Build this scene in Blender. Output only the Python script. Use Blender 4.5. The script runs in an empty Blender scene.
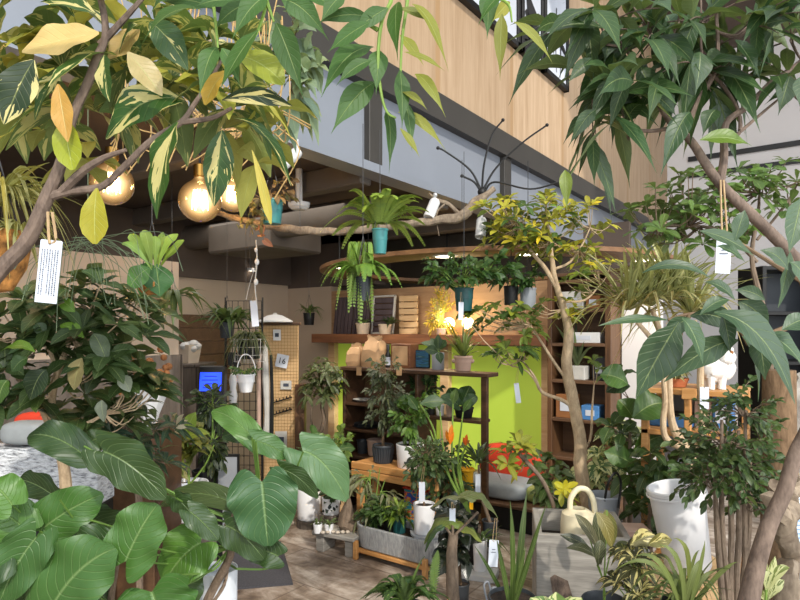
import bpy, bmesh, math, numpy as np
from mathutils import Vector
rng = np.random.default_rng(11)
PI = math.pi
col = bpy.context.scene.collection
# ---------------------------------------------------------------- camera frame
CAM = np.array([0.0, 0.0, 1.6]); F = 600.0; HOR = 330.0
FW = np.array([-0.5878, 0.8090, 0.0]); RT = np.array([0.8090, 0.5878, 0.0]); UP = np.array([0, 0, 1.0])
def P(px, py, d):
    return CAM + d * (FW + RT * ((px - 400) / F) + UP * ((HOR - py) / F))
def PF(px, py, z=0.0):
    return P(px, py, F * (1.6 - z) / (py - HOR))
def PY(px, py, Y):
    return P(px, py, Y / (FW[1] + RT[1] * (px - 400) / F))
def PX(px, py, X):
    return P(px, py, X / (FW[0] + RT[0] * (px - 400) / F))
def depth(p): return float(np.dot(np.asarray(p) - CAM, FW))
def hx(s, k=1.0):
    s = s.lstrip('#'); c = [int(s[i:i+2], 16) / 255 for i in (0, 2, 4)]
    return tuple(k * ((v / 12.92) if v <= .04045 else ((v + .055) / 1.055) ** 2.4) for v in c)
def nrm(v):
    v = np.asarray(v, float); n = np.linalg.norm(v, axis=-1, keepdims=True); return v / np.maximum(n, 1e-9)
# ---------------------------------------------------------------- mesh builder
class MB:
    def __init__(s): s.V = []; s.Q = []; s.T = []; s.n = 0; s.luv = []; s.col = []; s.poly = []
    def add(s, v, quads=None, tris=None, luv=None, colr=None):
        v = np.asarray(v, float).reshape(-1, 3); k = len(v)
        s.V.append(v)
        if quads is not None and len(quads): s.Q.append(np.asarray(quads, int) + s.n)
        if tris is not None and len(tris): s.T.append(np.asarray(tris, int) + s.n)
        s.luv.append(np.zeros((k, 3)) if luv is None else luv)
        s.col.append(np.ones((k, 4)) * .5 if colr is None else colr)
        s.n += k
    def box(s, c, size, rz=0.0, bev=0.004, tilt=None):
        bm = bmesh.new(); bmesh.ops.create_cube(bm, size=1)
        for v in bm.verts: v.co = Vector((v.co.x * size[0], v.co.y * size[1], v.co.z * size[2]))
        b = min(bev, min(size) * .3)
        if b > 0: bmesh.ops.bevel(bm, geom=list(bm.edges), offset=b, segments=1, affect='EDGES')
        bm.verts.ensure_lookup_table()
        v = np.array([x.co[:] for x in bm.verts])
        if tilt is not None:
            ax, an = tilt; ca, sa = math.cos(an), math.sin(an)
            i, j = {'x': (1, 2), 'y': (2, 0), 'z': (0, 1)}[ax]
            vi = v[:, i] * ca - v[:, j] * sa; vj = v[:, i] * sa + v[:, j] * ca; v[:, i] = vi; v[:, j] = vj
        ca, sa = math.cos(rz), math.sin(rz)
        x = v[:, 0] * ca - v[:, 1] * sa; y = v[:, 0] * sa + v[:, 1] * ca
        v = np.stack([x, y, v[:, 2]], 1) + np.asarray(c, float)
        q = [[w.index for w in f.verts] for f in bm.faces if len(f.verts) == 4]
        t = [[w.index for w in f.verts] for f in bm.faces if len(f.verts) == 3]
        s.add(v, q, t); bm.free(); return s
    def span(s, a, b, bev=0.004):
        a = np.asarray(a, float); b = np.asarray(b, float); return s.box((a + b) / 2, np.abs(b - a), 0, bev)
    def tube(s, pts, rad, sides=7, smooth=4, cap=True):
        p = np.asarray(pts, float); r = np.full(len(p), rad) if np.isscalar(rad) else np.asarray(rad, float)
        if len(r) != len(p): r = np.interp(np.linspace(0, 1, len(p)), np.linspace(0, 1, len(r)), r)
        if len(p) > 2 and smooth > 1: p, r = crom(p, r, smooth)
        t = np.gradient(p, axis=0); t = nrm(t)
        ref = np.array([.31, .17, .93]) if abs(t[0, 2]) < .9 else np.array([.95, .1, .2])
        n = nrm(np.cross(t, ref)); b = np.cross(t, n)
        a = np.linspace(0, 2 * PI, sides, endpoint=False)
        v = p[:, None] + r[:, None, None] * (np.cos(a)[None, :, None] * n[:, None] + np.sin(a)[None, :, None] * b[:, None])
        N = len(p); i = np.arange(N - 1)[:, None] * sides; j = np.arange(sides)[None]
        jn = (j + 1) % sides
        q = np.stack([i + j, i + jn, i + sides + jn, i + sides + j], -1).reshape(-1, 4)
        v = v.reshape(-1, 3); tr = []
        if cap:
            v = np.concatenate([v, p[:1], p[-1:]]); c0 = N * sides; c1 = c0 + 1; e = (N - 1) * sides
            tr = [[c0, (k + 1) % sides, k] for k in range(sides)] + [[c1, e + k, e + (k + 1) % sides] for k in range(sides)]
        s.add(v, q, tr); return s
    def lathe(s, prof, c, n=24, axis=None, sx=1.0, sy=1.0, rz=0.0):
        pr = np.asarray(prof, float); a = np.linspace(0, 2 * PI, n, endpoint=False) + rz
        x = pr[:, 0, None] * np.cos(a) * sx; y = pr[:, 0, None] * np.sin(a) * sy; z = np.repeat(pr[:, 1, None], n, 1)
        v = np.stack([x, y, z], -1).reshape(-1, 3)
        if axis is not None:
            w = nrm(axis); u = nrm(np.cross([.13, .97, .2], w)); t = np.cross(w, u)
            v = v[:, :1] * u + v[:, 1:2] * t + v[:, 2:] * w
        v = v + np.asarray(c, float); N = len(pr)
        i = np.arange(N - 1)[:, None] * n; j = np.arange(n)[None]; jn = (j + 1) % n
        q = np.stack([i + j, i + jn, i + n + jn, i + n + j], -1).reshape(-1, 4)
        s.add(v, q); return s
    def sphere(s, c, r, n=16, m=10, sc=(1, 1, 1)):
        a = np.linspace(-PI / 2, PI / 2, m); pr = np.stack([np.maximum(np.cos(a), .001), np.sin(a)], 1)
        k = MB(); k.lathe(pr, (0, 0, 0), n); s.add(k.V[0] * r * np.asarray(sc) + np.asarray(c), k.Q[0]); return s
    def quad(s, a, b, c, d): s.add([a, b, c, d], [[0, 1, 2, 3]]); return s
    def ngon(s, pts):
        p = np.asarray(pts, float); c = p.mean(0); n = len(p)
        s.add(np.concatenate([p, c[None]]), None, [[i, (i + 1) % n, n] for i in range(n)]); return s
    def plate(s, pts, nv, th):
        p = np.asarray(pts, float); n = len(p); o = np.asarray(nv) * th; v = np.concatenate([p, p - o, [p.mean(0)], [p.mean(0) - o]])
        t = [[i, (i + 1) % n, 2 * n] for i in range(n)] + [[n + (i + 1) % n, n + i, 2 * n + 1] for i in range(n)]
        q = [[i, n + i, n + (i + 1) % n, (i + 1) % n] for i in range(n)]
        s.add(v, q, t); return s
    def build(s, name, mat, parent=None, loc=None, sharp=35, double=False):
        V = np.concatenate(s.V); off = np.zeros(3)
        if parent is not None:
            r = parent
            while r.parent is not None: r = r.parent
            off = np.array(r.location)
        elif loc is not None: off = np.asarray(loc, float)
        Q = np.concatenate(s.Q) if s.Q else np.zeros((0, 4), int); T = np.concatenate(s.T) if s.T else np.zeros((0, 3), int)
        me = bpy.data.meshes.new(name); me.vertices.add(len(V)); me.vertices.foreach_set('co', (V - off).astype(np.float32).ravel())
        lv = np.concatenate([Q.ravel(), T.ravel()]).astype(np.int32)
        tot = np.concatenate([np.full(len(Q), 4), np.full(len(T), 3)]).astype(np.int32)
        st = np.concatenate([[0], np.cumsum(tot)[:-1]]).astype(np.int32)
        me.loops.add(len(lv)); me.loops.foreach_set('vertex_index', lv)
        me.polygons.add(len(tot)); me.polygons.foreach_set('loop_start', st)
        me.polygons.foreach_set('use_smooth', np.ones(len(tot), bool))
        if getattr(s, 'leafy', False):
            a = me.attributes.new('luv', 'FLOAT_VECTOR', 'POINT'); a.data.foreach_set('vector', np.concatenate(s.luv).astype(np.float32).ravel())
            a = me.attributes.new('lcol', 'FLOAT_COLOR', 'POINT'); a.data.foreach_set('color', np.concatenate(s.col).astype(np.float32).ravel())
        me.update(calc_edges=True); me.validate()
        if sharp and not getattr(s, 'leafy', False): me.set_sharp_from_angle(angle=math.radians(sharp))
        me.materials.append(mat)
        o = bpy.data.objects.new(name, me); col.objects.link(o); o.location = (0, 0, 0) if parent is not None else tuple(off)
        if parent is not None: o.parent = parent
        return o
def crom(p, r, k):
    q = np.concatenate([[2 * p[0] - p[1]], p, [2 * p[-1] - p[-2]]]); out = []; ro = []
    for i in range(len(p) - 1):
        a, b, c, d = q[i:i+4]
        for u in np.arange(k) / k:
            out.append(.5 * (2 * b + (c - a) * u + (2 * a - 5 * b + 4 * c - d) * u * u + (3 * b - a - 3 * c + d) * u ** 3)); ro.append(r[i] + (r[i+1] - r[i]) * u)
    out.append(p[-1]); ro.append(r[-1]); return np.array(out), np.array(ro)
def tag(o, label, cat, group=None, kind=None):
    if label: o['label'] = label
    if cat: o['category'] = cat
    if group: o['group'] = group
    if kind: o['kind'] = kind
    return o
def thing(name, label, cat, loc, group=None):
    o = bpy.data.objects.new(name, None); o.empty_display_size = .05; col.objects.link(o); o.location = tuple(float(x) for x in loc)
    return tag(o, label, cat, group)
def struct(o): o['kind'] = 'structure'; return o
# ---------------------------------------------------------------- materials
class NT:
    def __init__(s, name):
        s.m = bpy.data.materials.new(name); s.m.use_nodes = True; s.t = s.m.node_tree; s.t.nodes.clear()
    def n(s, typ, **kw):
        x = s.t.nodes.new(typ)
        for k, v in kw.items(): setattr(x, k, v)
        return x
    def l(s, a, b): s.t.links.new(a, b)
    def math(s, op, a, b=None, c=None, clamp=False):
        x = s.n('ShaderNodeMath', operation=op); x.use_clamp = clamp
        for i, v in enumerate((a, b, c)):
            if v is None: continue
            if isinstance(v, (int, float)): x.inputs[i].default_value = v
            else: s.l(v, x.inputs[i])
        return x.outputs[0]
    def mix(s, f, a, b, mode='MIX'):
        x = s.n('ShaderNodeMix', data_type='RGBA', blend_type=mode)
        for i, v in ((0, f), (6, a), (7, b)):
            if isinstance(v, (int, float)): x.inputs[i].default_value = v
            elif isinstance(v, tuple): x.inputs[i].default_value = (*v[:3], 1)
            else: s.l(v, x.inputs[i])
        return x.outputs[2]
    def coord(s, sc=(1, 1, 1), rot=(0, 0, 0), which='Object'):
        c = s.n('ShaderNodeTexCoord'); mp = s.n('ShaderNodeMapping'); mp.inputs['Scale'].default_value = sc; mp.inputs['Rotation'].default_value = rot
        s.l(c.outputs[which], mp.inputs[0]); return mp.outputs[0]
    def noise(s, vec, scale=5, detail=3, rough=.5, dist=0):
        x = s.n('ShaderNodeTexNoise'); x.inputs['Scale'].default_value = scale; x.inputs['Detail'].default_value = detail
        x.inputs['Roughness'].default_value = rough; x.inputs['Distortion'].default_value = dist
        if vec is not None: s.l(vec, x.inputs['Vector'])
        return x.outputs['Fac']
    def ramp(s, f, stops):
        x = s.n('ShaderNodeValToRGB'); e = x.color_ramp.elements
        while len(e) > 1: e.remove(e[-1])
        e[0].position = stops[0][0]; e[0].color = (*stops[0][1], 1)
        for p, c in stops[1:]: k = e.new(p); k.color = (*c, 1)
        s.l(f, x.inputs[0]); return x.outputs[0]
    def out(s, color, rough=.6, bump=None, bstr=.2, metal=0, spec=.4, emit=0, emc=None, bdist=.01, alpha=None, trans=0, coat=0):
        p = s.n('ShaderNodeBsdfPrincipled'); o = s.n('ShaderNodeOutputMaterial')
        if isinstance(color, tuple): p.inputs['Base Color'].default_value = (*color[:3], 1)
        else: s.l(color, p.inputs['Base Color'])
        if isinstance(rough, (int, float)): p.inputs['Roughness'].default_value = rough
        else: s.l(rough, p.inputs['Roughness'])
        p.inputs['Metallic'].default_value = metal; p.inputs['Specular IOR Level'].default_value = spec
        p.inputs['Transmission Weight'].default_value = trans; p.inputs['Coat Weight'].default_value = coat
        if emit:
            p.inputs['Emission Strength'].default_value = emit
            if isinstance(emc, tuple) or emc is None: p.inputs['Emission Color'].default_value = (*(emc or color)[:3], 1)
            else: s.l(emc, p.inputs['Emission Color'])
        if bump is not None:
            b = s.n('ShaderNodeBump'); b.inputs['Strength'].default_value = bstr; b.inputs['Distance'].default_value = bdist
            s.l(bump, b.inputs['Height']); s.l(b.outputs[0], p.inputs['Normal'])
        s.l(p.outputs[0], o.inputs[0]); return s.m
def plain(name, c, rough=.6, var=.12, scale=8, bstr=.1, **kw):
    t = NT(name); v = t.coord(); f = t.noise(v, scale, 4)
    d = tuple(x * (1 - var) for x in c); e = tuple(min(1, x * (1 + var)) for x in c)
    return t.out(t.ramp(f, [(.3, d), (.7, e)]), rough, bump=t.noise(v, scale * 12, 2), bstr=bstr, bdist=.002, **kw)
def wood(name, c1, c2, grain=(2, 2, 30), rough=.55, plank=None, bstr=.15, emit=0, dark=None):
    """grain runs along the axis whose scale is smallest; plank = (axis, width) draws joint lines."""
    t = NT(name); v = t.coord(grain); f = t.noise(v, 1.6, 5, .6, .6); g = t.noise(t.coord(tuple(3 * x for x in grain)), 3, 2)
    c = t.ramp(t.math('ADD', t.math('MULTIPLY', f, .75), t.math('MULTIPLY', g, .25)), [(.33, c1), (.66, c2)])
    if plank:
        ax, w = plank; sp = t.n('ShaderNodeSeparateXYZ'); t.l(t.coord(), sp.inputs[0]); u = t.math('DIVIDE', sp.outputs[ax], w)
        fr = t.math('FRACT', u); ln = t.math('LESS_THAN', t.math('ABSOLUTE', t.math('SUBTRACT', fr, .5)), .475)
        wn = t.n('ShaderNodeTexWhiteNoise', noise_dimensions='1D'); t.l(t.math('FLOOR', u), wn.inputs['W'])
        c = t.mix(t.math('MULTIPLY', wn.outputs[0], .35), c, tuple(x * .6 for x in c1)); c = t.mix(ln, dark or tuple(x * .25 for x in c1), c)
    return t.out(c, rough, bump=f, bstr=bstr, bdist=.004, emit=emit, emc=c if emit else None)
def glow(name, c, s):
    t = NT(name); v = t.n('ShaderNodeLayerWeight'); f = t.ramp(v.outputs['Facing'], [(0, c), (1, tuple(x * .7 for x in c))])
    return t.out(tuple(c), .4, emit=s, emc=f)
def leaf_mat(name, vein=(.55, .65, .25), vk=.45, nv=9, side=.35, rough=.42, trans=.22, vary=None, vthr=.52, spec=.5, bstr=.35, vscale=(1.1, 2.6), back=None):
    t = NT(name)
    a = t.n('ShaderNodeAttribute', attribute_name='luv'); c = t.n('ShaderNodeAttribute', attribute_name='lcol'); sp = t.n('ShaderNodeSeparateXYZ'); t.l(a.outputs['Vector'], sp.inputs[0])
    s, u, r = sp.outputs; ab = t.math('ABSOLUTE', s)
    base = c.outputs['Color']
    cmb = t.n('ShaderNodeCombineXYZ'); t.l(t.math('MULTIPLY', s, vscale[0]), cmb.inputs[0]); t.l(t.math('MULTIPLY', u, vscale[1]), cmb.inputs[1]); t.l(t.math('MULTIPLY', r, 60), cmb.inputs[2])
    nz = t.noise(cmb.outputs[0], 2.2, 3)
    base = t.mix(t.math('MULTIPLY', nz, .55), base, t.mix(1.0, base, (.45, .55, .4), 'MULTIPLY'))
    mid = t.math('SUBTRACT', 1, t.math('DIVIDE', ab, .06), clamp=True)
    fr = t.math('FRACT', t.math('MULTIPLY', t.math('SUBTRACT', u, t.math('MULTIPLY', ab, vk * .45)), nv))
    sv = t.math('SUBTRACT', 1, t.math('DIVIDE', t.math('ABSOLUTE', t.math('SUBTRACT', fr, .5)), .1), clamp=True)
    base = t.mix(t.math('MULTIPLY', sv, side), base, t.mix(.22, base, vein))
    base = t.mix(t.math('MULTIPLY', mid, .8), base, t.mix(.42, base, vein))
    if vary is not None:
        cm2 = t.n('ShaderNodeCombineXYZ'); sg = t.math('SIGN', s)
        t.l(t.math('ADD', t.math('MULTIPLY', ab, .5), t.math('MULTIPLY', sg, 3.3)), cm2.inputs[0]); t.l(t.math('SUBTRACT', t.math('MULTIPLY', u, 1.3), t.math('MULTIPLY', ab, .6)), cm2.inputs[1]); t.l(t.math('MULTIPLY', r, 97), cm2.inputs[2])
        n2 = t.noise(cm2.outputs[0], 1.5, 3, .6)
        k = t.math('GREATER_THAN', n2, vthr)
        base = t.mix(k, base, t.mix(.25, vary, base))
    geo = t.n('ShaderNodeNewGeometry')
    base = t.mix(t.math('MULTIPLY', geo.outputs['Backfacing'], .35), base, back or (.28, .36, .14))
    h = t.math('ADD', t.math('MULTIPLY', sv, -.4), t.math('MULTIPLY', mid, -1.0))
    p = t.n('ShaderNodeBsdfPrincipled'); t.l(base, p.inputs['Base Color']); p.inputs['Roughness'].default_value = rough; p.inputs['Specular IOR Level'].default_value = spec
    b = t.n('ShaderNodeBump'); b.inputs['Strength'].default_value = bstr; b.inputs['Distance'].default_value = .004; t.l(h, b.inputs['Height']); t.l(b.outputs[0], p.inputs['Normal'])
    tr = t.n('ShaderNodeBsdfTranslucent'); t.l(t.mix(.5, base, t.mix(1.0, base, (1.5, 1.5, .5), 'MULTIPLY')), tr.inputs[0])
    mx = t.n('ShaderNodeMixShader'); mx.inputs[0].default_value = trans; t.l(p.outputs[0], mx.inputs[1]); t.l(tr.outputs[0], mx.inputs[2])
    o = t.n('ShaderNodeOutputMaterial'); t.l(mx.outputs[0], o.inputs[0]); return t.m
# ---------------------------------------------------------------- leaves
def tab(*y):
    y = np.array(y, float); x = np.linspace(0, 1, len(y))
    def f(t):
        w = np.interp(t, x, y); return .25 * np.interp(np.clip(t - .04, 0, 1), x, y) + .25 * np.interp(np.clip(t + .04, 0, 1), x, y) + .5 * w
    return f
KIND = {  # profile, across, along, lobe, lobe power
 'lance': (tab(.04, .36, .7, .92, 1, .95, .8, .55, .24, 0), 5, 10, 0, 2),
 'willow': (tab(.03, .34, .7, .92, 1, .96, .83, .6, .28, .06, 0), 5, 11, 0, 2),
 'ellip': (tab(.05, .42, .76, .95, 1, .96, .82, .52, 0), 5, 9, 0, 2),
 'obov': (tab(.05, .25, .45, .65, .84, .97, 1, .8, .1), 5, 9, 0, 2),
 'big': (tab(.05, .4, .68, .88, .98, 1, .92, .7, .4, .02), 9, 14, 0, 2),
 'heart': (tab(.8, .95, 1, 1, .98, .94, .86, .73, .52, .08), 13, 18, .24, 1.7),
 'pepe': (tab(.7, .93, 1, .98, .92, .82, .67, .46, .2, 0), 7, 9, .12, 2),
 'strap': (tab(.7, .95, 1, 1, .97, .9, .78, .55, .25, 0), 3, 10, 0, 2),
 'sleaf': (tab(.1, .6, .95, 1, .8, .45, 0), 3, 5, 0, 2),
 'tiny': (tab(.2, .9, 1, .6, 0), 3, 3, 0, 2),
 'pinna': (tab(.9, 1, .8, .45, 0), 2, 3, 0, 2),
}
def leaves(m, kind, B, T, N, W, A=None, c=(.1, .25, .05), cj=.2, fold=.18, wave=.05, yel=.12, flat=None):
    B = np.atleast_2d(np.asarray(B, float)); n = len(B); T = np.atleast_2d(np.asarray(T, float)); N = np.broadcast_to(np.asarray(N, float), (n, 3)); W = np.broadcast_to(np.asarray(W, float), (n,))
    f, nu, nv, lobe, lp = KIND[kind]; s = np.linspace(-1, 1, nu); t = np.linspace(0, 1, nv)
    D = T - B; L = np.linalg.norm(D, axis=1, keepdims=True); d = D / np.maximum(L, 1e-9); sd = nrm(np.cross(d, N)); nn = np.cross(sd, d)
    A = np.zeros((n, 3)) if A is None else np.broadcast_to(np.asarray(A, float), (n, 3))
    S, TT = np.meshgrid(s, t); S = S.ravel(); TT = TT.ravel(); ff = f(TT); aS = np.abs(S)
    fold = np.broadcast_to(np.asarray(fold, float), (n,)); ph = rng.uniform(0, 6.28, n)
    off = (W[:, None] / 2) * (ff * S)[None]
    up = (W[:, None] / 2) * ((fold[:, None] * aS ** .9 * ff) + wave * np.sin(TT[None] * 14 + ph[:, None] + np.sign(S) * .8) * (aS ** 2 * ff) * 2)
    al = TT[None] - lobe * (np.sin(PI * .9 * aS ** 1.1) * (1 - TT) ** 3)[None] + np.zeros((n, 1))
    v = B[:, None] + D[:, None] * al[..., None] + A[:, None] * (4 * TT * (1 - TT))[None, :, None] + sd[:, None] * off[..., None] + nn[:, None] * up[..., None]
    K = nu * nv; i = np.arange(nv - 1)[:, None] * nu; j = np.arange(nu - 1)[None]
    q = np.stack([i + j, i + j + 1, i + nu + j + 1, i + nu + j], -1).reshape(-1, 4)
    Q = (q[None] + (np.arange(n) * K)[:, None, None]).reshape(-1, 4)
    r = rng.uniform(0, 1, n); luv = np.stack([np.broadcast_to(S, (n, K)), np.broadcast_to(TT, (n, K)), np.broadcast_to(r[:, None], (n, K))], -1).reshape(-1, 3)
    C = np.broadcast_to(np.asarray(c, float), (n, 3)) * (1 + cj * rng.uniform(-1, 1, (n, 1)))
    y = yel * rng.uniform(-1, 1, (n, 1)) ** 3; C = C * (1 + y * np.array([2.0, 1.0, -1.0])); C = np.clip(C * np.array([.84, .67, .54]), 0.002, 1)
    cc = np.concatenate([np.repeat(C[:, None], K, 1), np.ones((n, K, 1))], -1).reshape(-1, 4)
    m.leafy = True; m.add(v.reshape(-1, 3), Q, None, luv, cc)
def rdir(n): return nrm(rng.normal(size=(n, 3)))
def rosette(m, kind, tips, axis, k, L, W, c, spread=1.0, droop=.25, up=UP, **kw):
    """k leaves around the axis at each tip"""
    tips = np.atleast_2d(tips); n = len(tips); axis = nrm(np.broadcast_to(axis, (n, 3)))
    u = nrm(np.cross(axis, [.21, .11, .97] if abs(axis[0][2]) < .9 else [.9, .3, .1])); w = np.cross(axis, u)
    a = np.linspace(0, 2 * PI, k, endpoint=False)[None] + rng.uniform(0, 6.28, (n, 1)) + rng.normal(0, .2, (n, k))
    sp = spread * (1 + rng.normal(0, .18, (n, k)))
    d = (np.cos(sp)[..., None] * axis[:, None] + np.sin(sp)[..., None] * (np.cos(a)[..., None] * u[:, None] + np.sin(a)[..., None] * w[:, None]))
    d = d.reshape(-1, 3); B = np.repeat(tips, k, 0) + d * L * .04; l = L * (1 + .25 * rng.uniform(-1, 1, len(d)))
    T = B + d * l[:, None] - UP * (droop * l)[:, None] * rng.uniform(.3, 1.4, (len(d), 1))
    N = nrm(np.repeat(axis, k, 0) + .5 * UP + .25 * rng.normal(size=d.shape) - .3 * FW)
    leaves(m, kind, B, T, N, W * l / L, UP[None] * (droop * l * .35)[:, None], c, **kw)
def sprays(m, st, p0, p1, n, L, W, kind, c, r0=.0025, droop=.35, start=.3, ang=.9, **kw):
    """a twig from p0 to p1 with n leaves along it"""
    p0 = np.asarray(p0, float); p1 = np.asarray(p1, float); mid = (p0 + p1) / 2 + UP * .08 * np.linalg.norm(p1 - p0)
    if st is not None: st.tube([p0, mid, p1], [r0, r0 * .75, r0 * .4], 5, 3, cap=False)
    t = np.linspace(start, 1, n); B = ((1 - t) ** 2)[:, None] * p0 + (2 * t * (1 - t))[:, None] * (2 * mid - (p0 + p1) / 2) + (t ** 2)[:, None] * p1
    tg = nrm(p1 - p0); u = nrm(np.cross(tg, UP + .01)); w = np.cross(u, tg)
    az = np.arange(n) * 2.4 + rng.uniform(0, 6.28) + rng.normal(0, .3, n); a = ang * (1 - .6 * t ** 3) * (1 + rng.normal(0, .15, n))
    d = np.cos(a)[:, None] * tg + np.sin(a)[:, None] * (np.cos(az)[:, None] * u + .75 * np.sin(az)[:, None] * w)
    l = L * (1 + .28 * rng.uniform(-1, 1, n)); T = B + d * l[:, None] - UP * (droop * l)[:, None] * rng.uniform(.4, 1.3, (n, 1))
    N = nrm(UP * .9 - FW * .55 + .45 * rng.normal(size=(n, 3)))
    leaves(m, kind, B, T, N, W * l / L, UP[None] * (droop * l * .3)[:, None], c, **kw)
def nearest(nodes, p):
    d = np.linalg.norm(nodes - p, axis=1); return nodes[d.argmin()]
def cloud(m, st, nodes, blobs, L, W, kind, c, per=7, mode='spray', twig=.0025, tl=None, **kw):
    """blobs: (px, py, d, rx, ry, rd, twigs) in pixels / metres; twigs grow from the nearest node of the wood"""
    nodes = np.asarray(nodes)
    for (px, py, d, rx, ry, rd, k) in blobs:
        c0 = P(px, py, d); sx = rx * d / F; sy = ry * d / F; near = nearest(nodes, c0)
        for _ in range(int(k)):
            e = rdir(1)[0] * rng.uniform(.35, 1) ** .6
            tip = c0 + RT * e[0] * sx + UP * e[1] * sy + FW * e[2] * rd
            out = nrm(tip - c0 * .7 - near * .3)
            if mode == 'spray':
                ln = (tl or 1.6 * L) * rng.uniform(.7, 1.3); p0 = tip - out * ln * .6 + RT * 0; p1 = tip + out * ln * .4
                if st is not None and rng.uniform() < .5: st.tube([near, (near + p0) / 2 - UP * .02, p0], [twig * 1.3, twig], 5, 2, cap=False)
                sprays(m, st, p0, p1, per, L, W, kind, c, r0=twig, **kw)
            else:
                ax = nrm(out * .6 + UP * .8)
                if st is not None: st.tube([near, (near * .4 + tip * .6) - UP * .03, tip], [twig * 1.4, twig, twig * .8], 5, 2, cap=False)
                rosette(m, kind, tip, ax, per, L, W, c, **kw)
def frond(m, p0, dr, L, W, c, n=16, droop=.7, kind='pinna', st=None):
    """a fern frond: pinnae in two rows along an arching midrib"""
    dr = nrm(dr); t = np.linspace(.06, 1, n); end = p0 + dr * L - UP * droop * L * .6; ctl = p0 + dr * L * .55 + UP * L * .18 * (1 if droop > 0 else 0)
    B = ((1 - t) ** 2)[:, None] * p0 + (2 * t * (1 - t))[:, None] * ctl + (t ** 2)[:, None] * end
    tg = nrm(np.gradient(B, axis=0)); sd = nrm(np.cross(tg, UP + FW * .15)); nn = np.cross(sd, tg)
    w = W * np.clip(np.sin(PI * (t * .86 + .12)) ** .7, .05, 1); B2 = np.concatenate([B, B]); S = np.concatenate([sd, -sd])
    T = B2 + S * np.concatenate([w, w])[:, None] + np.concatenate([tg, tg]) * (W * .35) - UP * W * .12
    leaves(m, kind, B2, T, np.concatenate([nn, nn]), L / n * 1.25, None, c, cj=.12, fold=0, wave=0)
    if st is not None: st.tube(B[::3], [.002, .0008], 4, 1, cap=False)
# ================================================================ materials
M = {}
def floor_mat():
    t = NT('stone_floor'); v = t.coord((1, 1, 1), (0, 0, .0)); n1 = t.noise(t.coord((1.0, 2.6, 1)), 1.6, 7, .68, 1.4); n2 = t.noise(v, 7, 6, .65, .8)
    c = t.ramp(t.math('ADD', t.math('MULTIPLY', n1, .65), t.math('MULTIPLY', n2, .35)), [(.36, hx('#57483c')), (.46, hx('#8c7c6e')), (.53, hx('#ada094')), (.61, hx('#d2c8bd'))])
    b = t.n('ShaderNodeTexBrick'); t.l(v, b.inputs[0]); b.inputs['Scale'].default_value = 1; b.inputs['Brick Width'].default_value = .9; b.inputs['Row Height'].default_value = .45
    b.inputs['Mortar Size'].default_value = .006; b.inputs['Color1'].default_value = (1, 1, 1, 1); b.inputs['Color2'].default_value = (.78, .75, .72, 1); b.inputs['Mortar'].default_value = (.35, .3, .27, 1)
    return t.out(t.mix(.8, c, b.outputs[0], 'MULTIPLY'), .42, bump=n2, bstr=.15, bdist=.004)
M['floor'] = floor_mat()
M['beige'] = plain('beige_plaster', hx('#b3a18e'), .85, .05, 2)
M['white_wall'] = plain('white_plaster', hx('#dad6d4'), .85, .03, 2)
M['ceil'] = plain('dark_ceiling_paint', hx('#544840'), .8, .2, 2)
M['duct'] = plain('dark_duct', hx('#5c544c'), .6, .15, 4)
M['fascia'] = plain('blue_grey_steel', hx('#80858e'), .45, .06, 1.5)
M['trim'] = plain('charcoal_trim', hx('#3a3733'), .5, .1, 3)
M['parapet'] = wood('pale_oak_panel', hx('#a98c6c'), hx('#c7ac8e'), (9, 9, .6), .55, (1, 1.35), .08, dark=hx('#a58560'))
M['black'] = plain('matt_black', hx('#141414'), .5, .2, 6)
M['blackmetal'] = plain('black_metal', hx('#1b1b1c'), .35, .2, 6)
M['white'] = plain('white_ceramic', hx('#e6e6e8'), .35, .03, 6)
M['whitemat'] = plain('white_matt', hx('#cfcfcf'), .7, .04, 6)
M['paper'] = plain('white_card', hx('#c3c8d2'), .8, .03, 10)
M['ink'] = plain('dark_ink', hx('#3c4250'), .8, .1, 10)
M['twine'] = plain('hemp_twine', hx('#a98f6c'), .9, .2, 60)
M['lime'] = (lambda t: t.out(t.ramp(t.noise(t.coord((.7, .7, .5)), 1.3, 3), [(.3, hx('#9cba3a')), (.7, hx('#c2da58'))]), .6, emit=.24, emc=hx('#b9d24c')))(NT('lime_panel'))  # weak emission stands in for daylight coming through the panels
M['sill'] = wood('red_brown_timber', hx('#5f3c28'), hx('#8a5a3a'), (.7, 9, 9), .5)
M['warmwall'] = wood('warm_pine_wall', hx('#8a6a4c'), hx('#aa8763'), (.8, 6, 6), .6)
M['walnut'] = wood('dark_walnut', hx('#38261a'), hx('#5a3f2c'), (.8, 9, 9), .5)
M['brown'] = wood('brown_veneer', hx('#4c3626'), hx('#6d5038'), (.8, 6, 6), .5)
M['brownv'] = wood('brown_veneer_upright', hx('#4a3220'), hx('#6b4c31'), (8, 8, .7), .5)
M['oak'] = wood('orange_oak', hx('#b0793f'), hx('#d4a066'), (.9, 10, 10), .5)
M['pine'] = wood('pale_pine', hx('#c29b6c'), hx('#dcbd92'), (1, 8, 8), .6)
M['ply'] = plain('peg_board_tan', hx('#c9a678'), .7, .06, 3)
M['greyplank'] = wood('grey_brown_planks', hx('#4f463f'), hx('#6f655c'), (10, 10, .8), .6, (0, .12))
M['shutter'] = wood('aubergine_slats', hx('#3b3034'), hx('#574a4c'), (8, 8, .8), .6)
M['weather'] = wood('weathered_grey_wood', hx('#6f6a64'), hx('#a9a49b'), (1.2, 1.2, 14), .75, None, .35)
M['bark'] = wood('grey_brown_bark', hx('#54463a'), hx('#857361'), (25, 25, 8), .85, None, .7)
M['barkd'] = wood('dark_brown_bark', hx('#4a3d35'), hx('#7d6b5e'), (25, 25, 10), .85, None, .7)
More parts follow.
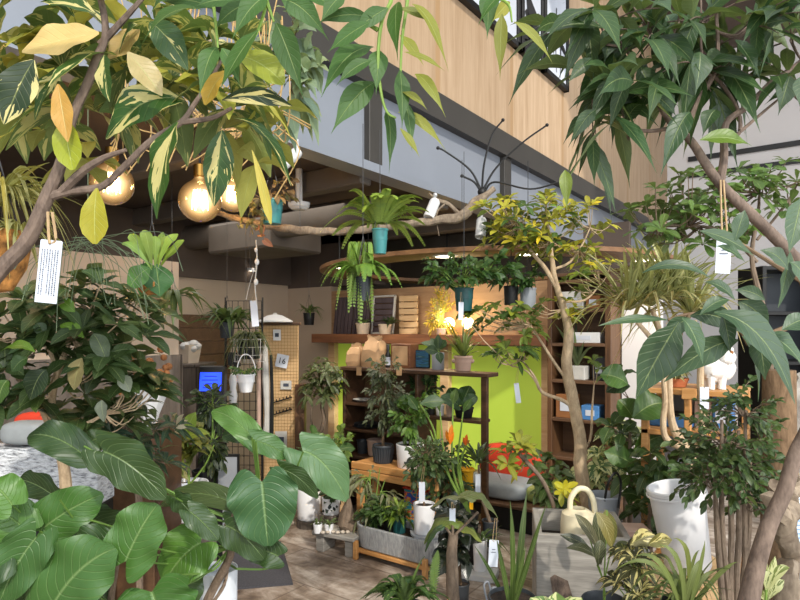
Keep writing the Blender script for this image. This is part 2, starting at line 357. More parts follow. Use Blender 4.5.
M['barkl'] = wood('pale_tan_bark', hx('#9c8468'), hx('#c9b190'), (25, 25, 10), .8, None, .6)
M['drift'] = wood('driftwood', hx('#5f5144'), hx('#9a8a76'), (12, 12, 6), .9, None, 1.0)
M['vine'] = plain('dried_vine', hx('#a88a58'), .85, .2, 30)
M['stalk'] = plain('leaf_stalk_green', hx('#5c7a34'), .6, .2, 20)
M['twig'] = plain('twig_brown', hx('#6b5640'), .8, .2, 30)
M['greentwig'] = plain('green_stem', hx('#6f8a3a'), .6, .2, 20)
M['soil'] = plain('potting_soil', hx('#2c2119'), .95, .5, 60, .8)
M['teal'] = plain('teal_plastic', hx('#3c7f80'), .4, .08, 8)
M['dteal'] = plain('deep_teal_plastic', hx('#1f4b4c'), .4, .08, 8)
M['dgrey'] = plain('dark_grey_plastic', hx('#33373c'), .45, .1, 8)
M['mgrey'] = plain('mid_grey_zinc', hx('#8e9298'), .45, .1, 6)
M['lgrey'] = plain('light_grey_stone', hx('#b9b6b0'), .8, .1, 14)
M['terrazzo'] = (lambda t: t.out(t.ramp(t.noise(t.coord((40, 40, 4)), 3, 4, .7), [(.3, hx('#7f8183')), (.7, hx('#b4b5b4'))]), .75, bump=t.noise(t.coord((60, 60, 8)), 3), bstr=.4, bdist=.004))(NT('brushed_concrete'))
M['stone'] = plain('pale_cobble_stone', hx('#b7ab9c'), .85, .25, 9, .5)
M['terra'] = plain('terracotta', hx('#a5603c'), .75, .12, 9)
M['palepot'] = plain('pale_clay', hx('#c7b299'), .7, .12, 14, .3)
M['pinkpot'] = plain('pinkish_clay', hx('#b79a8a'), .7, .12, 9)
M['cream'] = plain('cream_enamel', hx('#e3d7b6'), .35, .04, 6)
M['kraft'] = plain('kraft_paper', hx('#a98865'), .75, .1, 14, .3)
M['mat'] = plain('charcoal_carpet', hx('#46454a'), .95, .2, 90, .6)
M['screen'] = glow('blue_screen', hx('#2247ff'), 1.5)
M['screenl'] = plain('screen_letters', hx('#0f1e8a'), .5)
M['bulbglass'] = glow('amber_bulb_glass', hx('#ffb864'), 1.3)
M['filament'] = glow('filament', hx('#ffe0a8'), 40)
M['lamp'] = glow('lamp_face', hx('#fff0d8'), 10)
M['warmlamp'] = glow('warm_lamp', hx('#ffdf9a'), 7)
M['brass'] = plain('aged_brass', hx('#8a6a35'), .35, .1, 6, metal=1)
M['red'] = plain('red_fabric', hx('#c43a20'), .8, .05, 6)
M['cushion'] = plain('grey_fabric', hx('#8d9294'), .9, .06, 30)
M['blue'] = plain('blue_card', hx('#4a7fb8'), .6, .15, 9)
M['orange'] = plain('orange_petal', hx('#ff9a12'), .5, .1, 20)
M['yellow'] = plain('yellow_plastic', hx('#f2b51d'), .5, .06, 9)
M['coir'] = plain('coconut_coir', hx('#a8743c'), .95, .75, 40, 1.0)
M['wool'] = plain('white_fleece', hx('#e9e5e0'), .95, .06, 30, .6)
M['tan'] = plain('tan_brown', hx('#8a5a33'), .8, .1, 9)
M['glass'] = (lambda t: t.out((.9, .95, .95), .05, trans=1, spec=.5))(NT('clear_glass'))
M['fabricwhite'] = plain('grey_white_felt', hx('#c2c6cb'), .95, .06, 40, .4)
M['rock'] = plain('white_rock', hx('#b9b4ac'), .9, .3, 7, .9)
M['stonewall'] = (lambda t: t.out(t.ramp(t.noise(t.coord((14, 14, 50)), 2.2, 6, .7), [(.35, hx('#6d7076')), (.5, hx('#c5c8cc')), (.7, hx('#dfe1e4'))]), .85, bump=t.noise(t.coord((14, 14, 50)), 2.2, 6), bstr=.8, bdist=.02))(NT('split_white_stone'))
# foliage
G = dict(dark=hx('#2b4a26'), mid=hx('#3f6a2d'), light=hx('#6f9a3c'), lime=hx('#b3c93c'), yel=hx('#d8cf45'), blue=hx('#3f6650'), gray=hx('#6d7d5c'), olive=hx('#5c6b34'), fern=hx('#7fae45'))
M['leaf'] = leaf_mat('glossy_leaf')
M['leafsoft'] = leaf_mat('soft_leaf', rough=.55, side=.15, trans=.3)
M['leafbig'] = leaf_mat('veined_heart_leaf', vein=(.42, .58, .24), vk=.9, nv=9, side=.55, rough=.42, trans=.2, bstr=.6)
M['leafvar'] = leaf_mat('variegated_leaf', vein=(.6, .65, .25), vary=hx('#e6d892'), vthr=.55, trans=.3, side=.3)
M['leafstripe'] = leaf_mat('cream_edged_leaf', vary=hx('#d9d9a0'), vthr=.5, vscale=(3, .3), trans=.3, side=0)
M['leafdark'] = leaf_mat('black_leaf', vein=(.03, .04, .03), side=.2, rough=.3, trans=.02, back=(.04, .05, .04))
M['leafprayer'] = leaf_mat('striped_leaf', vein=(.9, .85, .5), vk=.8, nv=8, side=1.0, rough=.4, trans=.2)
# ================================================================ the room
def S(name, a, b, mat, bev=0):
    m = MB(); m.span(a, b, bev); return struct(m.build(name, M[mat]))
S('floor', (-6, -3, -.1), (6, 13, 0), 'floor')
S('wall_left', (-5.75, -3, 0), (-5.6, 12, 2.16), 'beige')
S('wall_left_upper', (-5.75, -3, 2.16), (-5.55, 12, 2.9), 'ceil')
S('wall_back_upper', (-5.6, 5.3, 2.12), (-4.2, 5.5, 2.9), 'ceil')
S('wall_back', (-5.6, 5.3, 0), (-4.86, 5.45, 2.12), 'beige')
S('wall_kiosk', (-4.86, 5.3, 1.5), (-2.08, 5.45, 2.06), 'warmwall')
S('wall_far', (-6, 12.1, 0), (6, 12.25, 7), 'white_wall')
S('wall_partition', (-4.02, -2, 0), (-3.92, 2.62, 2.1), 'beige')
S('wall_recess', (-5.6, 7.4, 0), (-2.0, 7.5, 2.9), 'ceil')
S('trim_wainscot', (-3.918, -2, 0), (-3.9, 2.63, 1.42), 'greyplank')
S('trim_wainscot_end', (-4.02, 2.622, 0), (-3.9, 2.64, 1.42), 'greyplank')
S('ceiling', (-5.75, -3, 2.78), (-2.6, 12.1, 3.3), 'ceil')
S('ceiling_high', (-2.6, 5.2, 6.6), (6, 12.2, 6.8), 'ceil')
S('trim_1', (-2.66, -3, 2.72), (-2.55, 12.1, 3.22), 'fascia')
S('trim_2', (-2.66, -3, 3.22), (-2.47, 12.1, 3.43), 'trim')
S('trim_3', (-2.66, -3, 2.66), (-2.50, 12.1, 2.72), 'fascia')
S('wall_balcony', (-2.7, -3, 3.43), (-2.57, 12.1, 6.6), 'parapet')
S('trim_4', (-2.2, 12.04, 4.70), (2, 12.1, 4.78), 'black')
S('trim_5', (-2.2, 12.04, 4.40), (2, 12.1, 4.47), 'black')
m = MB()
for y in (3.1, 5.1): m.span((-2.55, y, 2.72), (-2.50, y + .14, 3.22), .004)
struct(m.build('trim_6', M['trim']))
for i, y in enumerate(np.arange(-1, 7.2, 1.05)): S(f'trim_ceiling_{i}', (-5.6, y, 2.62), (-2.66, y + .12, 2.78), 'duct', .01)
S('wall_column', (-1.49, 5.3, 0), (-1.2, 5.5, 2.08), 'white_wall')
# lime panels under the sill, timber posts
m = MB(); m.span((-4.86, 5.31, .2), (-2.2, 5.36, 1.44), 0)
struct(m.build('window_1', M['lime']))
for i, x in enumerate((-4.86, -3.3, -2.2)): S(f'trim_post_{i}', (x, 5.24, 0), (x + .1, 5.32, 1.46), 'pine', .004)
S('trim_sill', (-4.9, 5.0, 1.455), (-2.06, 5.32, 1.555), 'sill', .006)
S('trim_platform', (-4.6, 4.38, 0), (-1.3, 5.31, .18), 'black', .008)
S('trim_platform_top', (-4.6, 4.37, .18), (-1.3, 5.31, .205), 'brown', .004)
# wide glazing along the street side, out of frame
m = MB()
for y in (-2.5, 0.2, 2.9, 5.6, 8.3, 11.0): m.span((3.95, y, 0), (4.05, y + .1, 4.5), 0)
for z in (0, 2.2, 4.4): m.span((3.95, -2.5, z), (4.05, 11.1, z + .1), 0)
struct(m.build('window_frame', M['trim']))
# oval timber ring over the counter
c0 = np.array([-2.72, 5.18, 0]); ring = thing('ring_ceiling_canopy', 'oval timber ceiling ring with round downlights above the counter', 'canopy', (c0[0], c0[1], 2.16))
m = MB(); pr = [(1.27, 2.16), (1.59, 2.16), (1.6, 2.165), (1.6, 2.195), (1.59, 2.2), (1.27, 2.2), (1.26, 2.195), (1.26, 2.165), (1.27, 2.16)]
m.lathe(pr, c0, 72, sx=1.05, sy=.95); m.build('timber_ring', wood('ring_timber', hx('#6b4a30'), hx('#8f6a46'), (3, 3, 3), .5), ring)
for a in (PI * .75, PI * 1.25, PI):
    m = MB(); m.tube([c0 + [1.48 * math.cos(a), 1.36 * math.sin(a), 2.19], c0 + [1.48 * math.cos(a), 1.36 * math.sin(a), 2.78]], .008, 6, 1)
    m.build('hanger_rod', M['blackmetal'], ring)
for (px, py) in ((333, 267), (436, 252), (545, 246), (603, 263)):
    # spot where the ray meets the underside of the ring
    d = .56 * F / (HOR - py); p = P(px, py, d); v = p[:2] - c0[:2]; v = v / np.linalg.norm(v / np.array([1.05, .95])) * 1.43; q = np.array([c0[0] + v[0], c0[1] + v[1], 2.158])
    m = MB(); m.lathe([(.095, .004), (.095, -.004), (.075, -.008), (.075, .002)], q, 24); o = m.build('downlight_trim', M['white'], ring)
    m = MB(); m.lathe([(.001, -.006), (.075, -.006)], q, 24); m.build('downlight_lens', M['lamp'], o)
    L = bpy.data.lights.new('downlight', 'SPOT'); L.energy = 14; L.color = (1, .88, .72); L.spot_size = 1.9; L.spot_blend = .8; L.shadow_soft_size = .05
    o = bpy.data.objects.new('downlight_beam', L); col.objects.link(o); o.location = q - [0, 0, .03]
# calligraphy panels on the balcony
nx = np.array([1.0, 0, 0])
def balpanel(pxs, lab, strokes, zb=4.37, zt=5.75):
    y0, y1 = [PX(px, 40, -2.55)[1] for px in pxs]
    r = thing('framed_calligraphy_panel', lab, 'sign', (-2.57, (y0 + y1) / 2, zb), 'calligraphy panels on the balcony')
    m = MB(); X0, X1 = -2.57, -2.51; b = .055
    for a, c in (((y0, zb), (y0 + b, zt)), ((y1 - b, zb), (y1, zt)), ((y0, zb), (y1, zb + b)), ((y0, zt - b), (y1, zt))): m.span((X0, a[0], a[1]), (X1, c[0], c[1]), .003)
    m.build('frame', M['black'], r)
    m = MB(); m.span((X0, y0 + b, zb + b), (-2.53, y1 - b, zt - b), 0); m.build('sheet', M['paper'], r)
    m = MB()
    for pts, wd in strokes:
        q = np.array([[-2.525, y0 + u * (y1 - y0), zb + w * (zt - zb)] for u, w in pts]); q, _ = crom(q, np.ones(len(q)), 5); n = len(q)
        w = np.interp(np.linspace(0, 1, n), np.linspace(0, 1, len(wd)), wd); t = nrm(np.gradient(q, axis=0)); sd = np.cross(t, nx)
        v = np.concatenate([q + sd * w[:, None], q - sd * w[:, None]]); m.add(v, [[i, i + 1, n + i + 1, n + i] for i in range(n - 1)])
    m.build('brush_stroke', M['black'], r)
balpanel((440, 517), 'long framed panel of brush lettering on the balcony, much wider than the other two', [([(.2, .5), (.5, .56), (.7, .5)], [.05, .03]), ([(.45, .8), (.5, .5), (.4, .25)], [.03, .06, .01])])
balpanel((519, 541), 'framed panel with one bold black brush character on the balcony', [([(.3, .44), (.42, .37), (.55, .3), (.55, .22), (.38, .19)], [.05, .1, .14, .13, .07]), ([(.2, .33), (.3, .28), (.25, .22)], [.03, .05, .03]), ([(.12, .17), (.25, .1), (.1, .04)], [.06, .09, .05]), ([(.3, .17), (.48, .12), (.52, .05)], [.02, .05, .05]), ([(.5, .09), (.4, .05)], [.03, .02])])
balpanel((542, 566), 'framed panel with thin grey brush lines on the balcony', [([(.5, .6), (.47, .3), (.5, .08)], [.012, .01, .006]), ([(.72, .55), (.68, .3), (.66, .06)], [.008, .014, .004]), ([(.3, .42), (.6, .36), (.9, .3)], [.01, .05, .03])])
# ================================================================ light
W = bpy.data.worlds.new('daylight'); bpy.context.scene.world = W; W.use_nodes = True
bg = W.node_tree.nodes['Background']; bg.inputs[0].default_value = (.86, .93, 1, 1); bg.inputs[1].default_value = 1.1
def area(name, loc, to, sx, sy, e, c=(1, 1, 1)):
    L = bpy.data.lights.new(name, 'AREA'); L.shape = 'RECTANGLE'; L.size = sx; L.size_y = sy; L.energy = e; L.color = c
    o = bpy.data.objects.new(name, L); col.objects.link(o); o.location = loc; o.rotation_euler = (Vector(to) - Vector(loc)).to_track_quat('-Z', 'Y').to_euler(); return o
area('window_daylight', (3.6, 1.5, 2.6), (-2, 2.5, 1.2), 6, 3.5, 250, (.93, .97, 1))
area('front_daylight', (1.6, -2.8, 3.2), (-1, 2.5, 1.0), 4, 3, 160, (.95, .98, 1))
sun = bpy.data.lights.new('sun', 'SUN'); sun.energy = 3.2; sun.angle = .03; sun.color = (1, .93, .82)
o = bpy.data.objects.new('sun', sun); col.objects.link(o); o.rotation_euler = Vector((-.72, .46, -.62)).to_track_quat('-Z', 'Y').to_euler()
def point(name, loc, e, c=(1, .75, .45), r=.05):
    L = bpy.data.lights.new(name, 'POINT'); L.energy = e; L.color = c; L.shadow_soft_size = r
    o = bpy.data.objects.new(name, L); col.objects.link(o); o.location = loc; return o
area('shop_fill', (-4.2, 3.4, 2.6), (-4.2, 3.8, 0), 1.8, 2.2, 26, (1, .92, .82))  # added fill that lifts the dim interior, no fixture here
area('shop_fill_back', (-3.2, 4.3, 2.1), (-3.2, 4.6, 0), 1.8, .5, 14, (1, .91, .8))  # second added fill, over the display shelf, no fixture either
area('far_wall_fill', (-.5, 8, 6.4), (-1.2, 11, 2), 3, 3, 160, (.97, .98, 1))  # added area fill that brightens the far white wall, not a real opening
# ================================================================ camera
cd = bpy.data.cameras.new('camera'); cam = bpy.data.objects.new('camera', cd); col.objects.link(cam)
cam.location = CAM; cam.rotation_euler = (PI / 2, 0, math.radians(36.0)); cd.sensor_width = 36; cd.lens = F / 800 * 36
cd.shift_y = (HOR - 300) / 800; cd.clip_start = .05
bpy.context.scene.camera = cam
bpy.context.scene.view_settings.view_transform = 'Standard'
try: bpy.context.scene.view_settings.look = 'None'
except Exception: pass
bpy.context.scene.view_settings.exposure = -.1
def ground_(p): return np.array([p[0], p[1], 0.0])
# ================================================================ shop furniture
def parts(root, name, mat, spans, bev=.004):
    for a, b in spans:
        m = MB(); m.span(a, b, bev); m.build(name, M[mat] if isinstance(mat, str) else mat, root)
def pot_prof(rt, rb, h, th=.006, lip=0.0, z0=0.0):
    p = [(.001, z0), (rb * .96, z0), (rb, z0 + .006)]
    if lip: p += [(rt - lip * .6, z0 + h - lip * 1.6), (rt, z0 + h - lip * 1.5)]
    p += [(rt, z0 + h - .003), (rt - .002, z0 + h), (rt - th, z0 + h), (rt - th - .002, z0 + h - .004), (rt - th * 1.5, z0 + h * .55), (.001, z0 + h * .5)]
    return p
def pot(root, c, rt, rb, h, mat, lip=0.0, soil=True, n=28, name='pot', sx=1, sy=1):
    m = MB(); m.lathe(pot_prof(rt, rb, h, max(.004, rt * .06), lip), c, n, sx=sx, sy=sy); o = m.build(name, M[mat], root)
    if soil:
        m = MB(); r = rt * .93; m.lathe([(.001, h * .9 + .004), (r * .5, h * .9 + .003), (r, h * .9)], c, n, sx=sx, sy=sy); m.build('soil', M['soil'], root)
    return o
# display shelf
r = thing('display_shelf', 'dark brown open display shelf holding kraft bags on its top', 'shelf', (-2.86, 4.2, 0))
x0, x1, xm, ya, yb = -3.59, -2.14, -2.80, 4.06, 4.35
parts(r, 'top_board', 'walnut', [((x0 - .02, ya - .02, 1.24), (xm + .25, yb, 1.272)), ((xm + .25, ya - .02, 1.24), (x1 + .02, ya + .16, 1.272))])
yc = ya + .09
parts(r, 'side_panel', 'walnut', [((x0, ya, 0), (x0 + .03, yb, 1.24)), ((x1 - .05, ya, 0), (x1, ya + .04, 1.24)), ((xm, ya, 0), (xm + .03, yb, 1.24))])
parts(r, 'shelf_board', 'walnut', [((x0 + .03, ya, .93), (xm, yb, .955)), ((x0 + .03, ya, .70), (xm, yb, .725)), ((x0 + .03, ya, .46), (xm, yb, .485)), ((xm + .03, ya, .88), (x1 - .05, ya + .16, .905)), ((x0 + .03, ya, .12), (x1 - .05, ya + .16, .145))])
parts(r, 'back_panel', 'brown', [((x0 + .03, yb - .012, .145), (xm, yb, 1.24))])
# price cards hanging from the shelf top
for px in (359, 374, 399):
    p = PY(px, 371, 4.035); w = 'first second third'.split()[(359, 374, 399).index(px)]
    m = MB(); m.box(p, (.055, .003, .075), 0, 0); tag(m.build('hanging_price_card', M['kraft'], None, p), f'small brown price card under the shelf edge, {w} along from the kraft bags end', 'price card', 'price cards under the shelf edge')
def paperbag(px0, px1, py0, py1, Y, lab):
    a = PY(px0, py1, Y); b = PY(px1, py0, Y); x0, x1 = a[0], b[0]; z0 = 1.273; z1 = b[2]; h = z1 - z0; w = x1 - x0; cx = (x0 + x1) / 2
    m = MB(); rings = [(.97, .8, 0), (1.0, .9, .2), (.98, .8, .55), (.8, .45, .8), (.66, .16, .87), (.78, .1, 1.0)]
    V = []; n = 20
    for sx, sy, zz in rings:
        for k in range(n):
            t = 2 * PI * k / n; q = .26
            V.append((cx + w / 2 * sx * np.sign(math.cos(t)) * abs(math.cos(t)) ** q * (1 + .05 * rng.normal()), Y + w / 2 * sy * np.sign(math.sin(t)) * abs(math.sin(t)) ** q, z0 + h * zz + .008 * rng.normal() * (zz > 0)))
    Q = [[i * n + k, i * n + (k + 1) % n, (i + 1) * n + (k + 1) % n, (i + 1) * n + k] for i in range(len(rings) - 1) for k in range(n)]
    m.add(V, Q); m.add([V[k] for k in range(n)] + [(cx, Y, z0)], None, [[(k + 1) % n, k, n] for k in range(n)])
    o = thing('paper_bag', lab, 'paper bag', (cx, Y, z0), 'kraft paper bags on the shelf top'); m.build('bag_body', M['kraft'], o, sharp=14)
    m = MB(); m.tube([(cx - w * .27, Y, z0 + h * .83), (cx, Y - w * .12, z0 + h * .835), (cx + w * .27, Y, z0 + h * .83)], .004, 5, 3); m.build('tie_string', M['twine'], o)
paperbag(350, 364, 344, 366, 4.2, 'small tied kraft paper bag at the outer end of the shelf top')
paperbag(366, 384, 336, 366, 4.2, 'tallest tied kraft paper bag on the shelf top')
r = thing('spray_bottle', 'slim dark bottle with pale label standing beside the kraft bags', 'bottle', PY(388, 366, 4.2) * [1, 1, 0] + [0, 0, 1.273]); b = np.array(r.location)
m = MB(); m.lathe([(.001, 0), (.022, 0), (.024, .006), (.024, .11), (.012, .14), (.011, .15)], b, 20); m.build('bottle_body', M['black'], r)
m = MB(); m.lathe([(.0245, .02), (.0245, .09)], b, 20); m.build('label', M['paper'], r)
m = MB(); m.lathe([(.001, .2), (.014, .2), (.016, .195), (.016, .15), (.011, .148)], b, 16); m.build('cap', M['blackmetal'], r)
a = PY(394, 366, 4.25); b = PY(413, 344, 4.25)
r = thing('wooden_box', 'upright brown wooden box facing out on the shelf top', 'box', (a[0], 4.25, 1.273))
parts(r, 'box_shell', 'sill', [((a[0], 4.2, 1.273), (b[0], 4.34, b[2]))]); parts(r, 'front_panel', 'kraft', [((a[0] + .02, 4.194, 1.295), (b[0] - .02, 4.2, b[2] - .02))])
a = PY(416, 366, 4.3); b = PY(430, 350, 4.3)
r = thing('landscape_print', 'dark blue landscape picture leaning on the shelf top', 'picture', (a[0], 4.3, 1.273))
parts(r, 'picture_frame', 'black', [((a[0], 4.29, 1.273), (b[0], 4.31, b[2]))])
t = NT('landscape'); M['landscape'] = t.out(t.ramp(t.noise(t.coord((3, 3, 30)), 3, 4), [(.3, hx('#16324f')), (.5, hx('#3b6f94')), (.62, hx('#27482c')), (.75, hx('#8fb0b8'))]), .4)
parts(r, 'print', 'landscape', [((a[0] + .008, 4.285, 1.281), (b[0] - .008, 4.29, b[2] - .008))], 0)
# cups on the right bay
for px, w, mt, lab in ((440, .075, 'white', 'small square white cup on the open bay of the display shelf'), (450, .07, 'pinkpot', 'small brown clay cup beside the white cup on the shelf')):
    p = PY(px, 416, 4.14); p[2] = .9065; m = MB(); m.lathe(pot_prof(w / 2, w / 2.5, .085, .004), p, 20); tag(m.build('cup', M[mt], None, p), lab, 'cup')
# dark discs / plates on the left bay
p = PY(364, 403, 4.2); p[2] = .956; m = MB(); m.lathe([(.001, .004), (.06, .004), (.1, .018), (.102, .02), (.06, .0), (.001, 0)], p, 24); tag(m.build('plate', M['lgrey'], None, p), 'pale shallow plate lying on the upper bay shelf', 'plate')
for k, (z, rr) in enumerate(((.7265, .12), (.7395, .125), (.7525, .115))):
    p = PY(367, 430, 4.2); p[2] = z; m = MB(); m.lathe([(.001, 0), (rr * .8, 0), (rr, .01), (rr - .004, .012), (rr * .8, .004), (.001, .004)], p, 28); tag(m.build('saucer', M['dgrey'], None, p), 'dark pot saucer in the stack on the middle bay shelf, ' + ('lowest', 'middle one', 'topmost')[k], 'saucer', 'stacked dark pot saucers')
for k, (px, rr, h) in enumerate(((361, .055, .12), (374, .08, .14))):
    p = PY(px, 455, 4.18); p[2] = .4865; p[1] = 4.2; m = MB(); m.lathe(pot_prof(rr, rr * .8, h, .006, .008), p, 24); tag(m.build('spare_pot', M[('dgrey', 'pinkpot')[k]], None, p), ('empty dark pot', 'empty dusty clay pot')[k] + ' on the lowest bay shelf', 'pot')
# timber bench in front of the shelf
r = thing('plant_bench', 'low orange timber bench carrying the ribbed grey pot and white pot', 'bench', (-2.7, 3.75, 0))
parts(r, 'front_board', 'oak', [((-3.11, 3.62, .445), (-2.30, 3.645, .50)), ((-3.11, 3.62, .505), (-2.30, 3.645, .56))])
parts(r, 'top_board', 'oak', [((-3.11, 3.645, .525), (-2.30, 3.9, .55))])
parts(r, 'leg', 'oak', [((-3.08, 3.65, 0), (-3.03, 3.7, .525)), ((-2.38, 3.65, 0), (-2.33, 3.7, .525)), ((-3.08, 3.84, 0), (-3.03, 3.89, .525)), ((-2.38, 3.84, 0), (-2.33, 3.89, .525))])
# trough planter
cx, cy, hx_, hy = -2.42, 3.35, .36, .14
def capsule(inset, z, n=12):
    o = []
    for k in range(n + 1): a = -PI / 2 + PI * k / n; o.append((cx + hx_ - hy + (hy - inset) * math.cos(a), cy + (hy - inset) * math.sin(a), z))
    for k in range(n + 1): a = PI / 2 + PI * k / n; o.append((cx - hx_ + hy + (hy - inset) * math.cos(a), cy + (hy - inset) * math.sin(a), z))
    return o
def loft(m, rings):
    n = len(rings[0]); V = [p for q in rings for p in q]; m.add(V, [[i * n + k, i * n + (k + 1) % n, (i + 1) * n + (k + 1) % n, (i + 1) * n + k] for i in range(len(rings) - 1) for k in range(n)])
r = thing('trough_planter', 'oblong grey concrete trough planter on a low wooden leg frame', 'planter', (cx, cy, 0))
m = MB(); loft(m, [capsule(.1, .075), capsule(.03, .075), capsule(.02, .085), capsule(.0, .235), capsule(.003, .24), capsule(.018, .24), capsule(.02, .235), capsule(.03, .17), capsule(.1, .17)]); m.build('trough', M['terrazzo'], r)
m = MB(); m.ngon(capsule(.02, .2)); m.build('soil', M['soil'], r)
parts(r, 'rail', 'oak', [((cx - .3, cy - .13, .045), (cx + .3, cy - .1, .072)), ((cx - .3, cy + .1, .045), (cx + .3, cy + .13, .072))])
parts(r, 'leg', 'oak', [((cx + sx * .29 - .016, cy + sy * .145 - .016, 0), (cx + sx * .29 + .016, cy + sy * .145 + .016, .13)) for sx in (-1, 1) for sy in (-1, 1)])
p = PF(421, 534, .25); p = np.array([-2.2, 3.35, .24]); m = MB(); a = np.linspace(0, 2 * PI, 11, endpoint=False)
m.plate([(p[0] + .125 * math.cos(t) * (1 + .1 * rng.normal()), p[1] + .13 * math.sin(t), .252) for t in a], UP, .012); tag(m.build('slate_tile', M['mgrey'], None, p), 'thin grey slate tile laid across the trough end', 'slate')
# low plank stand
r = thing('plank_stand', 'low grey plank stand on two short block legs', 'stand', PF(338, 552)); b = np.array(r.location)
m = MB(); m.box(b + [0, 0.02, .135], (.36, .2, .035), .15, .008); m.build('plank', M['weather'], r)
for s in (-1, 1): m = MB(); m.box(b + [s * .12, .02 + s * .02, .059], (.07, .15, .117), .15, .005); m.build('leg', M['weather'], r)
# red-backed lounge seat
r = thing('lounge_seat', 'low lounge seat with red rounded back and grey cushions on the platform', 'seat', (-2.33, 4.68, .207)); b = np.array(r.location)
def pad(m, c, sz, e=.45, n=20, k=12, rz=0):
    a = np.linspace(-PI / 2, PI / 2, k); t = np.linspace(0, 2 * PI, n, endpoint=False); f = lambda x, p: np.sign(x) * np.abs(x) ** p
    Z = f(np.sin(a), e)[:, None] + 0 * t; R = f(np.cos(a), e)[:, None]; X = R * f(np.cos(t), e); Y = R * f(np.sin(t), e)
    x = X * sz[0] / 2; y = Y * sz[1] / 2; ca, sa = math.cos(rz), math.sin(rz)
    V = np.stack([x * ca - y * sa, x * sa + y * ca, Z * sz[2] / 2], -1).reshape(-1, 3) + np.asarray(c)
    i = np.arange(k - 1)[:, None] * n; j = np.arange(n)[None]; jn = (j + 1) % n
    m.add(V, np.stack([i + j, i + jn, i + n + jn, i + n + j], -1).reshape(-1, 4))
m = MB(); pad(m, b + [.0, -.05, .07], (.62, .42, .14)); m.build('seat_cushion', M['cushion'], r)
m = MB(); pad(m, b + [.0, .2, .22], (.6, .2, .32), .6); m.build('back_cushion', M['red'], r)
m = MB(); pad(m, b + [.4, -.02, .06], (.24, .3, .12)); m.build('side_cushion', wood('lime_grey', hx('#8f9a52'), hx('#a9b46a')), r)
r = thing('yellow_pail', 'small yellow plastic pail behind the tall stems', 'pail', PY(466, 480, 3.93) * [1, 1, 0]); b = np.array(r.location)
m = MB(); m.lathe([(z_[0], z_[1]) for z_ in pot_prof(.06, .052, .56, .006, .008)], b, 24); m.build('pail_body', M['yellow'], r)
m = MB(); m.lathe([(.061, .545), (.065, .55), (.065, .56), (.061, .565)], b, 24); m.build('rim_band', M['yellow'], r)
r = thing('tall_bin', 'narrow red and blue patterned tin under the timber bench', 'tin', PF(421, 545) * 1.0); 
b = np.array([-2.55, 3.76, 0]); r.location = b; t = NT('patterned_tin'); M['pat'] = t.out(t.ramp(t.noise(t.coord((9, 9, 14)), 2.5, 1), [(.4, hx('#28519b')), (.46, hx('#c23a2a')), (.52, hx('#d8a53a')), (.58, hx('#2c7f8e'))]), .5)
m = MB(); m.box(b + [0, 0, .2], (.2, .14, .4), 0, .01); m.build('tin_body', M['pat'], r); m = MB(); m.box(b + [0, 0, .407], (.21, .15, .014), 0, .004); m.build('lid', M['red'], r)
# sill: leaning shutters, lamps
def shutter(px0, px1, py0, lean, lab, frame, Y=5.22):
    a = PY(px0, 331, Y); b = PY(px1, py0, Y); z0, z1 = 1.556, b[2]; x0, x1 = a[0], b[0]
    r = thing('leaning_shutter', lab, 'shutter', (x0, Y, z0), 'slatted shutters leaning on the sill')
    n = 5 if not frame else 6
    def sk(v): return [(x + lean * (z - z0), y + .0 * (z - z0), z) for x, y, z in v]
    def slab(c0, c1, nm, mt, par=r):
        m = MB(); m.span(c0, c1, .003); m.V = [np.array(sk(v)) for v in m.V]; return m.build(nm, M[mt], par)
    if frame:
        for c0, c1 in (((x0, Y - .03, z0), (x0 + .018, Y, z1)), ((x1 - .018, Y - .03, z0), (x1, Y, z1)), ((x0, Y - .03, z1 - .02), (x1, Y, z1)), ((x0, Y - .03, z0), (x1, Y, z0 + .02))): slab(c0, c1, 'frame_bar', 'lgrey')
        for k in range(n): h = (z1 - z0 - .04) / n; slab((x0 + .018, Y - .02, z0 + .02 + k * h), (x1 - .018, Y - .008, z0 + .02 + (k + .86) * h), 'slat', 'shutter')
    else:
        for k in range(n): w = (x1 - x0) / n; slab((x0 + k * w, Y - .02, z0), (x0 + (k + .85) * w, Y, z1), 'slat', 'shutter')
        slab((x0, Y, z0 + .1), (x1, Y + .015, z0 + .16), 'cross_batten', 'shutter')
shutter(334, 352, 297, .12, 'dark slatted shutter leaning at the outer end of the sill', 0)
shutter(353, 369, 293, .1, 'plain dark slatted shutter leaning between two others on the sill', 0)
shutter(372, 394, 295, .09, 'dark louvre shutter in a pale frame on the sill', 1)
a = PY(398, 331, 5.24); r = thing('pallet_board', 'pale pine pallet board leaning on the sill beside the framed shutter', 'board', (a[0], 5.24, 1.556))
for k in range(6): parts(r, 'slat', 'pine', [((a[0] + .02, 5.23, 1.556 + k * .07), (a[0] + .26, 5.25, 1.556 + k * .07 + .06))])
parts(r, 'upright', 'pine', [((a[0] + .03, 5.25, 1.556), (a[0] + .06, 5.27, 1.97)), ((a[0] + .2, 5.25, 1.556), (a[0] + .23, 5.27, 1.97))])
for k, px in enumerate((449, 468)):
    p = PY(px, 331, 5.2); p[2] = 1.556; r = thing('sill_lamp', ('warm glowing globe lamp on the sill beside the yellow feathery leaves', 'warm glowing globe lamp on the sill above the pink pot')[k], 'lamp', p, 'globe lamps on the sill')
    m = MB(); m.lathe([(.001, 0), (.05, 0), (.05, .012), (.02, .02), (.018, .05)], p, 20); m.build('lamp_base', M['brass'], r)
    m = MB(); m.sphere(p + [0, 0, .11], .062); m.build('globe', M['warmlamp'], r); point('sill_lamp_light', p + [0, -.16, .18], 5, (1, .78, .42), .06)
